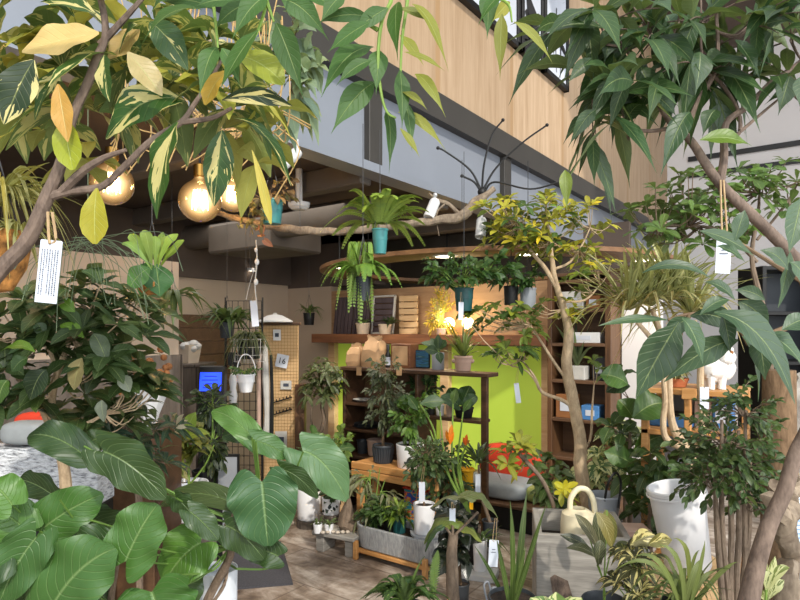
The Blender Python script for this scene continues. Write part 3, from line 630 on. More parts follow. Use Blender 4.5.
# bookcase beside the lime panels
r = thing('bookcase', 'tall brown open bookcase between the lime panels and white column', 'bookcase', (-1.78, 5.2, 0))
parts(r, 'side_panel', 'brownv', [((-2.05, 5.02, 0), (-2.01, 5.3, 2.06)), ((-1.55, 5.02, 0), (-1.5, 5.3, 2.06))])
zs = [1.6 - (y - 330) * 5.0 / 600 for y in (282, 312, 347, 385, 425, 465)]
parts(r, 'shelf_board', 'brown', [((-2.01, 5.02, z), (-1.55, 5.3, z + .03)) for z in zs] + [((-2.05, 5.02, 2.06), (-1.5, 5.3, 2.09))])
parts(r, 'back_panel', 'brown', [((-2.01, 5.285, 0), (-1.55, 5.3, 2.06))])
def bookbox(cx, z, w, h, d, mt, lab, nm='storage_box', cat='box', lid=True):
    r = thing(nm, lab, cat, (cx, 5.12, z)); parts(r, 'box_body', mt, [((cx - w / 2, 5.12 - d / 2, z), (cx + w / 2, 5.12 + d / 2, z + h))]); parts(r, 'label', 'paper', [((cx - w * .25, 5.116 - d / 2, z + h * .3), (cx + w * .25, 5.12 - d / 2, z + h * .7))], 0)
bookbox(-1.84, zs[1] + .031, .2, .15, .16, 'lgrey', 'pale storage box high in the bookcase'); bookbox(-1.66, zs[1] + .031, .12, .11, .14, 'tan', 'small tan box beside the pale one in the bookcase')
bookbox(-1.75, zs[2] + .031, .3, .09, .16, 'whitemat', 'flat white box on the middle bookcase shelf'); bookbox(-1.625, zs[3] + .031, .11, .2, .04, 'dgrey', 'dark framed photograph standing in the bookcase', 'photo_frame', 'picture'); bookbox(-1.9, zs[4] + .031, .16, .2, .16, 'tan', 'brown box low in the bookcase'); bookbox(-1.68, zs[4] + .031, .15, .12, .16, 'blue', 'blue box low in the bookcase')
# ================================================================ till corner
a, b = PX(172, 315, -5.58), PX(230, 315, -5.58)
r = thing('wood_wall_board', 'brown timber wall board behind the till', 'board', (-5.58, (a[1] + b[1]) / 2, .9)); parts(r, 'plank', 'brown', [((-5.598, a[1], .9 + k * .145), (-5.57, b[1], 1.04 + k * .145)) for k in range(6)])
c = P(188, 363, 5.3); zt = c[2]
r = thing('till_counter', 'grey-brown upright plank counter block beside the card terminal', 'counter', (c[0], c[1], 0)); m = MB(); m.box((c[0], c[1], zt / 2 - .01), (.34, .42, zt - .03), .628, .004); m.build('counter_body', M['greyplank'], r)
m = MB(); m.box((c[0], c[1], zt - .012), (.37, .45, .025), .628, .004); m.build('counter_top', M['greyplank'], r)
r = thing('white_basket', 'white tapered basket full of tissue on the till counter', 'basket', (c[0], c[1], zt)); b = np.array([c[0], c[1], zt])
m = MB(); m.lathe([(.001, 0), (.1, 0), (.135, .16), (.13, .163), (.1, .02)], b, 4, rz=.9, sx=1, sy=.8); m.build('basket_body', plain('warm_white', hx('#cfc0ae'), .8), r)
m = MB()
for _ in range(7): m.sphere(b + [rng.uniform(-.07, .07), rng.uniform(-.05, .05), .12 + rng.uniform(0, .05)], .045, 10, 7, (1, 1, .8))
m.build('tissue_fill', M['whitemat'], r)
# card terminal on a black column
c = P(212, 432, 4.9); r = thing('card_terminal', 'black payment terminal with lit blue screen on a dark column', 'terminal', (c[0], c[1], 0)); zt = 1.6 - 36 * 4.9 / 600
m = MB(); m.box((c[0], c[1], .37), (.16, .2, .74), .628, .006); m.build('column', M['black'], r)
m = MB(); m.box((c[0], c[1], .76 + (zt - .76) / 2), (.21, .1, zt - .76), .628, .012, ('x', -.15)); m.build('housing', M['blackmetal'], r)
fwd = -FW * 1.0; cc = np.array([c[0], c[1], 0]); z1 = zt - .05; o_ = cc + fwd * .062
def face(u0, u1, za, zb, k): return [o_ + RT * u0 + [0, 0, za] - fwd * ((za - .98) * .15) + fwd * k, o_ + RT * u1 + [0, 0, za] - fwd * ((za - .98) * .15) + fwd * k, o_ + RT * u1 + [0, 0, zb] - fwd * ((zb - .98) * .15) + fwd * k, o_ + RT * u0 + [0, 0, zb] - fwd * ((zb - .98) * .15) + fwd * k]
m = MB(); m.quad(*face(-.088, .088, z1 - .15, z1, .006)); so = m.build('screen', M['screen'], r)
m = MB()
for k, (u0, u1) in enumerate(((-.05, .05), (-.07, .06), (-.04, .02), (-.06, .07))): m.quad(*face(u0, u1, z1 - .035 - k * .03, z1 - .028 - k * .03, .008))
m.build('screen_text', M['screenl'], so)
c = P(228, 480, 4.6); r = thing('metal_screen_panel', 'grey metal framed panel standing on the floor by the terminal column', 'panel', (c[0], c[1], 0)); zt = 1.6 - 124 * 4.6 / 600
m = MB(); m.box((c[0], c[1], zt / 2 + .03), (.15, .02, zt - .08), .628, .002); m.build('mesh_sheet', M['mgrey'], r)
for s in (-1, 1): m = MB(); m.box(np.array([c[0], c[1], zt / 2]) + RT * .08 * s, (.015, .03, zt), .628, .003); m.build('upright', M['blackmetal'], r)
m = MB(); m.box((c[0], c[1], zt - .01), (.17, .03, .02), .628, .003); m.build('top_rail', M['blackmetal'], r)
# peg board
c = P(279, 480, 5.55); zt = 1.6 + 5 * 5.55 / 600; r = thing('peg_board', 'tall tan wire-fronted peg board with a thick brown side post', 'peg board', (c[0], c[1], 0)); pc = np.array([c[0], c[1], 0])
m = MB(); m.box(pc + [0, 0, zt / 2], (.36, .03, zt), .628, .003); m.build('board', M['ply'], r)
m = MB(); m.box(pc + RT * .2 + [0, 0, .55], (.09, .1, 1.1), .628, .004); m.build('side_post', M['brownv'], r)
m = MB(); m.box(pc + [0, 0, zt + .012], (.4, .05, .024), .628, .004); m.build('top_cap', M['brown'], r)
m = MB()
for u in np.arange(-.17, .18, .028): m.tube([pc + RT * u - FW * .022 + [0, 0, .05], pc + RT * u - FW * .022 + [0, 0, zt]], .0012, 4, 1, False)
for z in np.arange(.05, zt, .03): m.tube([pc - RT * .18 - FW * .022 + [0, 0, z], pc + RT * .18 - FW * .022 + [0, 0, z]], .0012, 4, 1, False)
m.build('wire_grid', M['brass'], r)
def onboard(px, py, dd=.04): return P(px, py, 5.55 - dd)
for z, lab in ((400, 'upper'), (412, 'lower')):
    a_, b_ = onboard(272, z + 3), onboard(292, z - 3); r = thing('hook_rail', f'{lab} black rail of small hooks on the peg board', 'hook rail', (a_ + b_) / 2)
    m = MB(); m.tube([a_, b_], .006, 6, 1); m.build('rail', M['black'], r)
    for k in range(6): q = a_ + (b_ - a_) * (k + .5) / 6; m = MB(); m.tube([q, q - FW * .02 + UP * .0, q - FW * .025 + UP * .025], .005, 5, 2); m.build('hook', M['black'], r)
r = thing('date_card', 'white tilted card printed with a black 16 on the peg board', 'card', onboard(282, 361)); c = onboard(282, 361, .05)
ru, rv = RT * math.cos(.2) - UP * math.sin(.2), UP * math.cos(.2) + RT * math.sin(.2)
m = MB(); m.plate([c + ru * x + rv * y for x, y in ((-.055, -.06), (.055, -.06), (.055, .06), (-.055, .06))], FW * -1, .003); m.build('card', M['paper'], r)
def text(s, c, ru, rv, size, mat, parent, name):
    cu = bpy.data.curves.new('t', 'FONT'); cu.body = s; cu.size = size; cu.align_x = 'CENTER'; cu.align_y = 'CENTER'; cu.resolution_u = 2; cu.extrude = .0006
    o = bpy.data.objects.new('t', cu); col.objects.link(o); bpy.context.view_layer.update(); me = o.to_mesh().copy(); bpy.data.objects.remove(o)
    rr = parent
    while rr.parent: rr = rr.parent
    off = np.array(rr.location); nn = np.cross(ru, rv)
    for v in me.vertices: v.co = Vector(c - off + ru * v.co.x + rv * v.co.y + nn * v.co.z)
    me.materials.clear(); me.materials.append(mat); o = bpy.data.objects.new(name, me); col.objects.link(o); o.parent = parent; return o
text('16', c - FW * .004, ru, rv, .075, M['black'], r, 'printed_number')
for (px, py, w, h, mt, lab) in ((286, 385, .1, .08, 'lgrey', 'grey photo card pinned at mid height on the peg board'), (281, 440, .11, .16, 'lgrey', 'pale sheet pinned low on the peg board'), (277, 335, .07, .1, 'whitemat', 'small pale sheet pinned high on the peg board')):
    c = onboard(px, py); r = thing('pinned_card', lab, 'card', c); m = MB(); m.box(c, (w, .003, h), .628, 0); m.build('sheet', M[mt], r); m = MB(); m.box(c - FW * .003, (w * .5, .003, h * .35), .628, 0); m.build('printed_patch', M['ink'], r)
c = P(275, 322, 5.5); c[2] = zt + .025 if False else 1.6 + 5 * 5.55 / 600 + .026
r = thing('paper_lampshade', 'white flared paper shade resting on top of the peg board', 'lampshade', c); m = MB(); m.lathe([(.16, 0), (.158, .012), (.07, .06), (.02, .07), (.018, .066), (.07, .054), (.15, 0)], c, 24); m.build('shade', M['whitemat'], r); m = MB(); m.lathe([(.001, .085), (.018, .085), (.02, .07)], c, 12); m.build('cap', M['lgrey'], r)
# black wire rack panel and what hangs on it
c = P(244, 420, 5.15); wc = np.array([c[0], c[1], 0]); r = thing('wire_rack_panel', 'black wire grid panel standing in front of the wall between terminal and peg board', 'wire panel', (c[0], c[1], 0))
m = MB()
for u in np.linspace(-.15, .15, 7): m.tube([wc + RT * u + [0, 0, .02], wc + RT * u + [0, 0, 1.85]], .003, 5, 1, False)
for z in np.linspace(.05, 1.85, 24): m.tube([wc - RT * .15 + [0, 0, z], wc + RT * .15 + [0, 0, z]], .003, 5, 1, False)
m.build('wire_grid', M['blackmetal'], r)
for s in (-1, 1): m = MB(); m.tube([wc + RT * .16 * s, wc + RT * .16 * s + [0, 0, 1.88]], .007, 6, 1); m.build('post', M['blackmetal'], r); m = MB(); m.box(wc + RT * .16 * s + [0, 0, .008], (.04, .3, .016), .628, .002); m.build('foot', M['blackmetal'], r)
def hangy(name, lab, cat, px, pts, rad, mat, d=5.08, group=None):
    r = thing(name, lab, cat, P(px, pts[0][1], d), group); m = MB(); m.tube([P(x, y, d) for x, y in pts], rad, 8, 3); m.build('cord', M[mat], r); return r
r = hangy('hanging_macrame', 'thick cream macrame cord hanging to the floor beside the wire rack', 'macrame', 266, [(265, 345), (266, 380), (267, 415), (266, 442)], [.02, .03, .022, .035], 'lgrey')
r = hangy('hanging_macrame', 'thin knotted grey macrame strand beside the cream one', 'macrame', 259, [(260, 345), (259, 380), (259, 430)], [.012, .018, .016], 'pinkpot')
hangy('hanging_rope', 'black rope hanging along the peg board edge', 'rope', 271, [(271, 355), (272, 400), (271, 450)], [.012, .016, .02], 'black')
c = P(234, 372, 5.08); r = thing('hanging_pouch', 'black triangular pouch hanging on the wire rack', 'pouch', c); m = MB(); m.plate([P(x, y, 5.08) for x, y in ((227, 352), (238, 353), (240, 366), (233, 370), (228, 364))], FW * -1, .03); m.build('pouch_body', M['black'], r); m = MB(); m.tube([P(229, 352, 5.08), P(233, 340, 5.1), P(237, 353, 5.08)], .003, 5, 3); m.build('strap', M['tan'], r)
for (px, py, h, lab) in ((233, 388, 30, 'upper white ceramic ornament hanging on the wire rack'), (221, 425, 34, 'lower white ceramic ornament hanging beside the black column')):
    c = P(px, py + h / 2, 5.06); H = h * 5.06 / 600; r = thing('hanging_ornament', lab, 'ornament', c, 'white hanging ornaments')
    m = MB(); m.lathe([(.001, 0), (.035, 0), (.045, H * .25), (.03, H * .5), (.042, H * .75), (.03, H * .93), (.001, H)], c, 18, sy=.7); m.build('ornament_body', M['white'], r); m = MB(); m.tube([c + [0, 0, H], c + [0.0, 0, H + .07]], .002, 4, 1); m.build('string', M['twine'], r)
# floor mat
m = MB(); q = [PF(x, y) for x, y in ((281, 543), (293, 585), (222, 591), (226, 547))]; m.plate([p + [0, 0, .012] for p in q], UP, .012); tag(m.build('door_mat', M['mat'], None, np.mean(q, 0)), 'dark grey carpet mat lying on the shop floor', 'mat')
# ================================================================ things by the rack on the right
Y0 = 3.6; a = PY(640, 388, Y0); b = PY(741, 388, Y0); zt = a[2]
zt = 1.6 - 60 * depth((a + b) / 2) / 600; x0, x1 = a[0], b[0]
r = thing('oak_rack', 'tall orange oak rack table carrying the white fleecy animal', 'rack', ((x0 + x1) / 2, Y0 + .2, 0))
parts(r, 'table_top', 'oak', [((x0, Y0, zt - .03), (x1, Y0 + .45, zt))])
parts(r, 'leg', 'oak', [((x0 + .0, Y0 + .02, 0), (x0 + .04, Y0 + .06, zt - .03)), ((x1 - .28, Y0 + .02, 0), (x1 - .245, Y0 + .06, zt - .03)), ((x1 - .04, Y0 + .38, 0), (x1, Y0 + .43, zt - .03)), ((x0, Y0 + .38, 0), (x0 + .04, Y0 + .43, zt - .03))])
z2 = 1.6 - 103 * depth((a + b) / 2) / 600
parts(r, 'lower_shelf', 'oak', [((x0, Y0 + .02, z2 - .03), (x1, Y0 + .43, z2)), ((x0, Y0 + .02, .2), (x1, Y0 + .43, .23))])
parts(r, 'back_sheet', 'mgrey', [((x0 + .04, Y0 + .43, .2), (x1 - .28, Y0 + .44, zt - .03))])
p = PY(673, 428, Y0 + .25); p[2] = z2 + .001; r = thing('blue_tray', 'blue plastic tray on the lower shelf of the oak rack', 'tray', p); m = MB(); m.box(p + [0, 0, .03], (.24, .2, .06), 0, .008); m.build('tray_body', M['blue'], r); m = MB(); m.box(p + [0, 0, .065], (.2, .16, .02), 0, .004); m.build('contents', M['black'], r)
p = PY(724, 428, Y0 + .25); p[2] = z2 + .001; r = thing('blue_carton', 'tall blue and white carton on the lower shelf of the oak rack', 'carton', p); m = MB(); m.box(p + [0, 0, .095], (.1, .12, .19), 0, .005); m.build('carton_body', M['blue'], r); m = MB(); m.box(p + [0, -.062, .09], (.07, .004, .1), 0, 0); m.build('printed_patch', M['paper'], r)
p = PY(706, 428, Y0 + .3); p[2] = z2 + .001; r = thing('brown_panel_box', 'taupe upright box behind the tag on the oak rack shelf', 'box', p); m = MB(); m.box(p + [0, 0, .08], (.09, .2, .16), 0, .004); m.build('box_body', M['pinkpot'], r); m = MB(); m.box(p + [0, 0, .166], (.096, .206, .012), 0, .002); m.build('lid', M['pinkpot'], r)
# fleecy animal
p = PY(717, 389, Y0 + .15); p[2] = zt; r = thing('fleecy_animal', 'white fleecy animal figure with a brown nose standing on the oak rack', 'ornament', p); dd = depth(p) / 600
m = MB(); bc = p + [0, 0, 21 * dd]
V = MB(); V.sphere((0, 0, 0), 1, 40, 26); v = V.V[0]; nz = 1 + .05 * np.sin(v[:, 0] * 19 + 2 * v[:, 2]) * np.sin(v[:, 1] * 17 + v[:, 2] * 13) + .02 * rng.normal(size=len(v))
v = v * nz[:, None]; m.add(v[:, :1] * RT * 17 * dd + v[:, 1:2] * FW * 13 * dd + v[:, 2:] * UP * 14 * dd + bc, V.Q[0])
hc = bc + RT * 5 * dd + UP * 11 * dd - FW * 8 * dd; m.add(v[:, :1] * RT * 8.5 * dd + v[:, 1:2] * FW * 8 * dd + v[:, 2:] * UP * 8 * dd + hc, V.Q[0])
for sx, sy in ((-9, -6), (2, -6), (9, -5), (-8, 7), (7, 7)):
    if (sx, sy) == (9, -5): continue
    q = p + RT * sx * dd + FW * sy * dd; m.tube([q + UP * 12 * dd, q + UP * 5 * dd, q + UP * .5 * dd], [4.2 * dd, 3.4 * dd, 3.6 * dd], 10, 2)
m.build('body', M['wool'], r)
m = MB(); m.sphere(hc + UP * 5 * dd - FW * 5 * dd + RT * 2 * dd, 2.2 * dd, 10, 8); m.build('nose', M['tan'], r)
for s in (-1, 1): m = MB(); m.sphere(hc + UP * 7 * dd + RT * 5 * s * dd, 2.2 * dd, 10, 8, (1, 1, 1.4)); m.build('ear', M['wool'], r)
# stands for the trees near the glass
c = P(779, 470, 2.5); r = thing('rough_post', 'rough tan timber post behind the dark tree trunk', 'post', (c[0], c[1], 0)); zt = 1.6 - 40 * 2.5 / 600
m = MB(); m.tube([c * [1, 1, 0], c * [1, 1, 0] + [0, 0, .7], c * [1, 1, 0] + [0, 0, zt]], [.075, .07, .062], 14, 5); m.build('post_shaft', wood('tan_post', hx('#57432f'), hx('#83694f'), (30, 30, 9), .95, None, 1.0), r)
m = MB(); m.lathe([(.001, .03), (.11, .03), (.12, .02), (.12, 0), (.001, 0)], c * [1, 1, 0], 20); m.build('foot', M['weather'], r)
c = P(812, 425, 3.2); r = thing('white_rock_lantern', 'rough white rock standing upright beyond the tan post', 'rock', (c[0], c[1], 0)); zt = 1.6 - 52 * 3.2 / 600; V = MB(); V.sphere((0, 0, 0), 1, 26, 20); v = V.V[0]; v = v * (1 + .12 * np.sin(v[:, 0] * 7 + v[:, 2] * 5) * np.cos(v[:, 1] * 6))[:, None]
m = MB(); m.add(v * [.13, .12, .3] + [c[0], c[1], zt - .25], V.Q[0]); m.build('rock_body', M['rock'], r); m = MB(); m.span((c[0] - .12, c[1] - .12, 0), (c[0] + .12, c[1] + .12, zt - .5), .01); m.build('plinth', M['weather'], r)
# driftwood upright with list card
base = P(788, 640, 1.75); base[2] = 0; pts = [base, P(786, 600, 1.75), P(793, 560, 1.78), P(784, 525, 1.72), P(790, 500, 1.75), P(776, 487, 1.72)]
r = thing('driftwood_upright', 'gnarled pale driftwood standing upright beside the dark trunk', 'driftwood', base); m = MB(); m.tube(pts, [.05, .034, .026, .031, .026, .022], 14, 8); m.tube([P(790, 500, 1.75), P(796, 488, 1.78), P(792, 478, 1.8)], [.022, .018, .012], 8, 4); m.tube([P(784, 525, 1.72), P(774, 505, 1.7), P(771, 496, 1.7)], [.026, .022, .02], 8, 4)
v = m.V; 
for k in range(len(v)): v[k] = v[k] + .006 * np.sin(v[k] * 110)[:, [1, 2, 0]] + .005 * np.sin(v[k] * [37, 41, 60] + 1)[:, [2, 0, 1]]
m.build('wood', M['drift'], r)
c = P(800, 515, 1.9); r = thing('hanging_list_card', 'pale blue card of tiny printed lines beside the driftwood', 'card', c); m = MB(); m.box(c, (.062, .003, .21), .628, 0); m.build('card', plain('pale_blue_card', hx('#cfe3f2'), .8, .03), r); m = MB()
for k in range(14): m.box(c - FW * .003 + UP * (.09 - k * .0135), (.045 * rng.uniform(.5, 1), .001, .0035), .628, 0)
m.build('printed_lines', plain('blue_ink', hx('#7f9cc0'), .8), r)
m = MB(); m.tube([c + UP * .1, c + UP * .16 - RT * .01, P(792, 480, 1.8)], .0012, 4, 2); m.build('string', M['twine'], r)
# weathered planter with watering can
c = PF(581, 522, .66); c = P(578, 522, 3.0); zt = c[2]; pc = np.array([c[0], c[1], 0]); r = thing('weathered_planter', 'square weathered grey timber planter holding the watering can', 'planter', pc); hw = .2; th = math.radians(36 - 10)
ca, sa = math.cos(th), math.sin(th); U = np.array([ca, sa, 0]); Vv = np.array([-sa, ca, 0])
for s in (-1, 1):
    m = MB(); m.box(pc + Vv * hw * s + [0, 0, zt / 2], (2 * hw + .03, .03, zt), th, .004); m.build('side_board', M['weather'], r)
    m = MB(); m.box(pc + U * hw * s + [0, 0, zt / 2], (.03, 2 * hw - .03, zt), th, .004); m.build('end_board', M['weather'], r)
m = MB(); m.box(pc + [0, 0, zt - .12], (2 * hw - .03, 2 * hw - .03, .02), th, 0); m.build('inner_floor', M['soil'], r)
m = MB(); f = pc - Vv * (hw + .018)
m.plate([f + U * x + [0, 0, z] for x, z in ((-.15, .44), (-.13, .455), (-.07, .43), (-.05, .36), (-.09, .27), (-.13, .3))], -Vv, .004); m.build('bark_patch', M['barkd'], r); m = MB(); m.plate([f + U * x + [0, 0, z] for x, z in ((.06, .33), (.09, .36), (.1, .28), (.07, .25))], -Vv, .004); m.build('bark_patch', M['barkd'], r)
p = P(578, 537, 3.0); p[2] = zt - .109; r = thing('watering_can', 'cream enamel watering can with tall looped handle in the weathered planter', 'watering can', p); sc = 3.0 / 600
m = MB(); z0 = zt - .109; H = 27 * sc + (p[2] - P(578, 537, 3)[2]) * 0; base = P(578, 540, 3.0); H = P(578, 508, 3)[2] - z0; R = 17 * sc
m.lathe([(.001, 0), (R * .98, 0), (R, .008), (R, H * .6), (R * .93, H * .86), (R * .6, H * .97), (R * .45, H), (R * .42, H * .98), (R * .4, H * .8)], p, 32); m.build('can_body', M['cream'], r)
hp = [p + RT * x * sc + UP * (H + y * sc) for x, y in ((-8, -1), (-7, 10), (0, 19), (9, 18), (15, 8), (17, -8), (15.5, -20))]; m = MB(); m.tube(hp, .014, 10, 6); m.build('handle', M['cream'], r)
m = MB(); m.tube([p + RT * R * .55 - FW * R * .7 + UP * H * .2, p + RT * R * .3 - FW * R * 1.3 + UP * H * .5, p - RT * R * .1 - FW * R * 1.7 + UP * H * .85], [.02, .013, .009], 9, 4); m.build('spout', M['cream'], r)
p = P(604, 524, 3.5); r = thing('zinc_bucket', 'grey zinc bucket with dark hoop handle behind the cream can', 'bucket', p * [1, 1, 0]); sc = 3.5 / 600; zb = p[2]; b = p.copy()
m = MB(); m.lathe([(q[0], q[1]) for q in pot_prof(16 * sc, 13 * sc, 30 * sc, .004, .008)], b, 28); m.build('bucket_body', M['mgrey'], r)
m = MB(); m.tube([b + UP * 27 * sc - RT * 4 * sc - FW * .08, b + UP * 45 * sc - RT * 2 * sc - FW * .1, b + UP * 55 * sc + RT * 6 * sc - FW * .09, b + UP * 44 * sc + RT * 13 * sc - FW * .06, b + UP * 20 * sc + RT * 9 * sc - FW * .085], .007, 8, 5); m.build('handle', M['black'], r)
m = MB(); m.span((b[0] - .09, b[1] - .09, 0), (b[0] + .09, b[1] + .09, zb), .006); tag(m.build('plinth', M['greyplank'], None, b * [1, 1, 0]), 'grey-brown timber plinth under the zinc bucket', 'plinth')
for k, (py, w, mt) in enumerate(((530, 30, 'pinkpot'), (538, 34, 'lgrey'))):
    p = P(632, py, 3.17); m = MB(); m.box(p, (w * 3.25 / 600, .14, .035), .55, .004); 
    tag(m.build('flat_stone', M[mt], None, p), ('upper brown flat stone', 'lower pale flat stone')[k] + ' stacked beside the zinc bucket', 'stone')
p = P(632, 543, 3.17); m = MB(); m.box((p[0], p[1], p[2] / 2 + .0), (.14, .14, p[2] - .005), .55, .01); tag(m.build('block_plinth', M['lgrey'], None, (p[0], p[1], 0)), 'pale grey block carrying the two flat stones', 'plinth')
# white bucket on the wooden crate
c = P(688, 570, 2.85); zt = c[2]; pc = np.array([c[0], c[1], 0]); r = thing('wooden_crate', 'pale wooden crate under the tall white bucket', 'crate', pc)
for k in range(3):
    h = zt / 3
    for s in (-1, 1):
        m = MB(); m.box(pc + RT * 0 + [0, 0, h * (k + .5)] - FW * .19 * s, (.44, .02, h * .93), .628, .003); m.build('slat', M['pine'], r); m = MB(); m.box(pc + RT * .21 * s + [0, 0, h * (k + .5)], (.02, .36, h * .93), .628, .003); m.build('slat', M['pine'], r)
m = MB(); m.box(pc + [0, 0, zt - .008], (.42, .37, .016), .628, .003); m.build('lid_board', M['pine'], r)
r = thing('white_bucket', 'tall plain white bucket standing on the pale wooden crate', 'bucket', c); sc = 2.85 / 600
m = MB(); ax = nrm(UP + RT * -.16); m.lathe([(.001, 0), (21 * sc, 0), (22 * sc, .01), (26 * sc, 76 * sc), (27.5 * sc, 76.5 * sc), (27.5 * sc, 80 * sc), (26 * sc, 81 * sc), (25 * sc, 80 * sc), (21 * sc, 6 * sc), (.001, 5 * sc)], c + UP * .018, 36, ax); m.build('bucket_body', M['white'], r)
m = MB(); m.lathe([(27.5 * sc, 73 * sc), (28.3 * sc, 73.5 * sc), (28.3 * sc, 75 * sc), (27.5 * sc, 75.5 * sc)], c + UP * .018, 36, ax); m.build('rim_band', M['white'], r)
# split stone wall piece and cushion at far left behind the small tree
c = P(8, 470, 2.6); zt = 1.6 - 116 * 2.6 / 600; r = thing('stone_planter_wall', 'low wall faced with split white stone behind the thin trunk', 'stone wall', (c[0], c[1], 0)); m = MB(); m.box((c[0], c[1], zt - .12), (.85, .16, .24), .628, .006); m.build('stone_facing', M['stonewall'], r); m = MB(); m.box((c[0], c[1], (zt - .24) / 2), (.85, .14, zt - .24), .628, .006); m.build('shade_base', M['black'], r)  # black of the base stands in for shade in the gaps below the leaves
c = P(28, 440, 2.6); c[2] = zt; r = thing('floor_cushion', 'grey rounded cushion with red back resting on the stone wall', 'cushion', c); m = MB(); pad(m, c + [0, 0, .06], (.2, .14, .1), .6, rz=.63); m.build('cushion_body', M['cushion'], r); m = MB(); pad(m, c + FW * .1 + [0, 0, .07], (.24, .07, .13), .6, rz=.63); m.build('red_back', M['red'], r)
c = P(132, 425, 3.05); zt = c[2]; r = thing('low_cabinet', 'dark brown low cabinet behind the umbrella-leaved plant', 'cabinet', ground_(c)); m = MB(); m.box((c[0], c[1], zt / 2), (.4, .3, zt), .628, .006); m.build('cabinet_body', M['walnut'], r)
m = MB(); m.box(np.array([c[0], c[1], zt / 2]) - FW * .156, (.36, .014, zt * .86), .628, .004); dr = m.build('door', M['brown'], r); m = MB(); m.sphere(np.array([c[0], c[1], zt * .6]) - FW * .175 + RT * .13, .014, 10, 8); m.build('knob', M['brass'], dr)
q = P(150, 424, 3.0); q[2] = zt; r = thing('wrapped_bouquet', 'white paper wrapped dried bouquet standing on the dark low cabinet', 'bouquet', q); m = MB(); m.lathe([(.001, 0), (.03, 0), (.045, .06), (.1, .2), (.095, .2), (.04, .07), (.001, .05)], q, 9); m.build('paper_wrap', M['whitemat'], r)
m = MB()
for k in range(70): a_ = rng.normal(size=3) * [.06, .06, .045] + [0, 0, .25]; m.sphere(q + a_, rng.uniform(.012, .022), 6, 5)
m.build('dried_flower_foliage', M['tan'], r); m = MB()
for k in range(16): m.tube([q + UP * .05, q + rng.normal(size=3) * [.05, .05, .03] + UP * .25], .002, 4, 1)
m.build('dried_stem_foliage', M['vine'], r)
c = P(784, 345, 5.6); r = thing('black_display_cabinet', 'black open display cabinet far beyond the fleecy animal', 'cabinet', (c[0], c[1], 0)); zt = P(784, 268, 5.6)[2]
for u in (-.3, .3): m = MB(); m.box(np.array([c[0], c[1], zt / 2]) + RT * u, (.04, .4, zt), .628, .004); m.build('side_panel', M['black'], r)
for z in (.1, .7, 1.3, 1.75, zt - .02): m = MB(); m.box((c[0], c[1], z), (.6, .4, .035), .628, .004); m.build('shelf_board', M['black'], r)
m = MB(); m.box(np.array([c[0], c[1], zt / 2]) + FW * .19, (.6, .02, zt), .628, 0); m.build('back_panel', M['dgrey'], r)
# ================================================================ overhead
for k, (px, py, r_, d, lab) in enumerate(((112, 184, 21, 2.85, 'glowing amber globe bulb hanging apart above the yellow leaf'), (200, 201, 21, 3.15, 'glowing amber globe bulb hanging in the middle of three'), (233, 195, 17, 3.6, 'smallest glowing amber globe bulb, just behind the middle one'))):
    p = P(px, py, d); R = r_ * d / 600; r = thing('globe_bulb', lab, 'light bulb', p, 'amber pendant bulbs')
    a = np.linspace(-PI / 2, 1.15, 14); pr = [(max(.001, R * math.cos(t)), R * math.sin(t)) for t in a] + [(R * .24, R * 1.12), (R * .22, R * 1.3)]
    t = NT('amber_glass'); g = t.n('ShaderNodeBsdfTransparent'); g.inputs[0].default_value = (1, .86, .62, 1); gl = t.n('ShaderNodeBsdfGlossy'); gl.inputs['Roughness'].default_value = .08; em = t.n('ShaderNodeEmission'); fw_ = t.n('ShaderNodeLayerWeight'); t.l(t.ramp(fw_.outputs['Facing'], [(0, (1, .8, .45)), (.25, (1, .6, .24)), (.8, (.6, .3, .1))]), em.inputs[0]); t.l(t.math('MULTIPLY_ADD', t.math('POWER', t.math('SUBTRACT', 1, fw_.outputs['Facing']), 5), 4.2, .5), em.inputs[1])
    lw = t.n('ShaderNodeLayerWeight'); lw.inputs[0].default_value = .35; x1 = t.n('ShaderNodeMixShader'); t.l(lw.outputs['Facing'], x1.inputs[0]); t.l(g.outputs[0], x1.inputs[1]); t.l(gl.outputs[0], x1.inputs[2]); x2 = t.n('ShaderNodeAddShader'); e2 = t.n('ShaderNodeMixShader'); e2.inputs[0].default_value = .42; t.l(x1.outputs[0], e2.inputs[1]); t.l(em.outputs[0], e2.inputs[2]); o = t.n('ShaderNodeOutputMaterial'); t.l(e2.outputs[0], o.inputs[0])
    m = MB(); m.lathe(pr, p, 28); m.build('glass_globe', t.m, r)
    m = MB()
    for j in range(6):
        a = j * PI / 3; m.tube([p + [R * .28 * math.cos(a), R * .28 * math.sin(a), R * .5], p + [R * .36 * math.cos(a), R * .36 * math.sin(a), -R * .4], p + [R * .28 * math.cos(a + .5), R * .28 * math.sin(a + .5), R * .5]], R * .028, 5, 4)
    m.build('filament', M['filament'], r)
    m = MB(); m.lathe([(R * .26, R * 1.1), (R * .3, R * 1.15), (R * .3, R * 1.7), (R * .1, R * 1.8)], p, 16); m.build('socket', M['brass'], r)
    m = MB(); m.tube([p + UP * R * 1.75, [p[0], p[1], 2.78]], .006, 6, 1); m.build('cord', M['black'], r); point('bulb_light', p - UP * 0, 9, (1, .62, .28), R * .4)
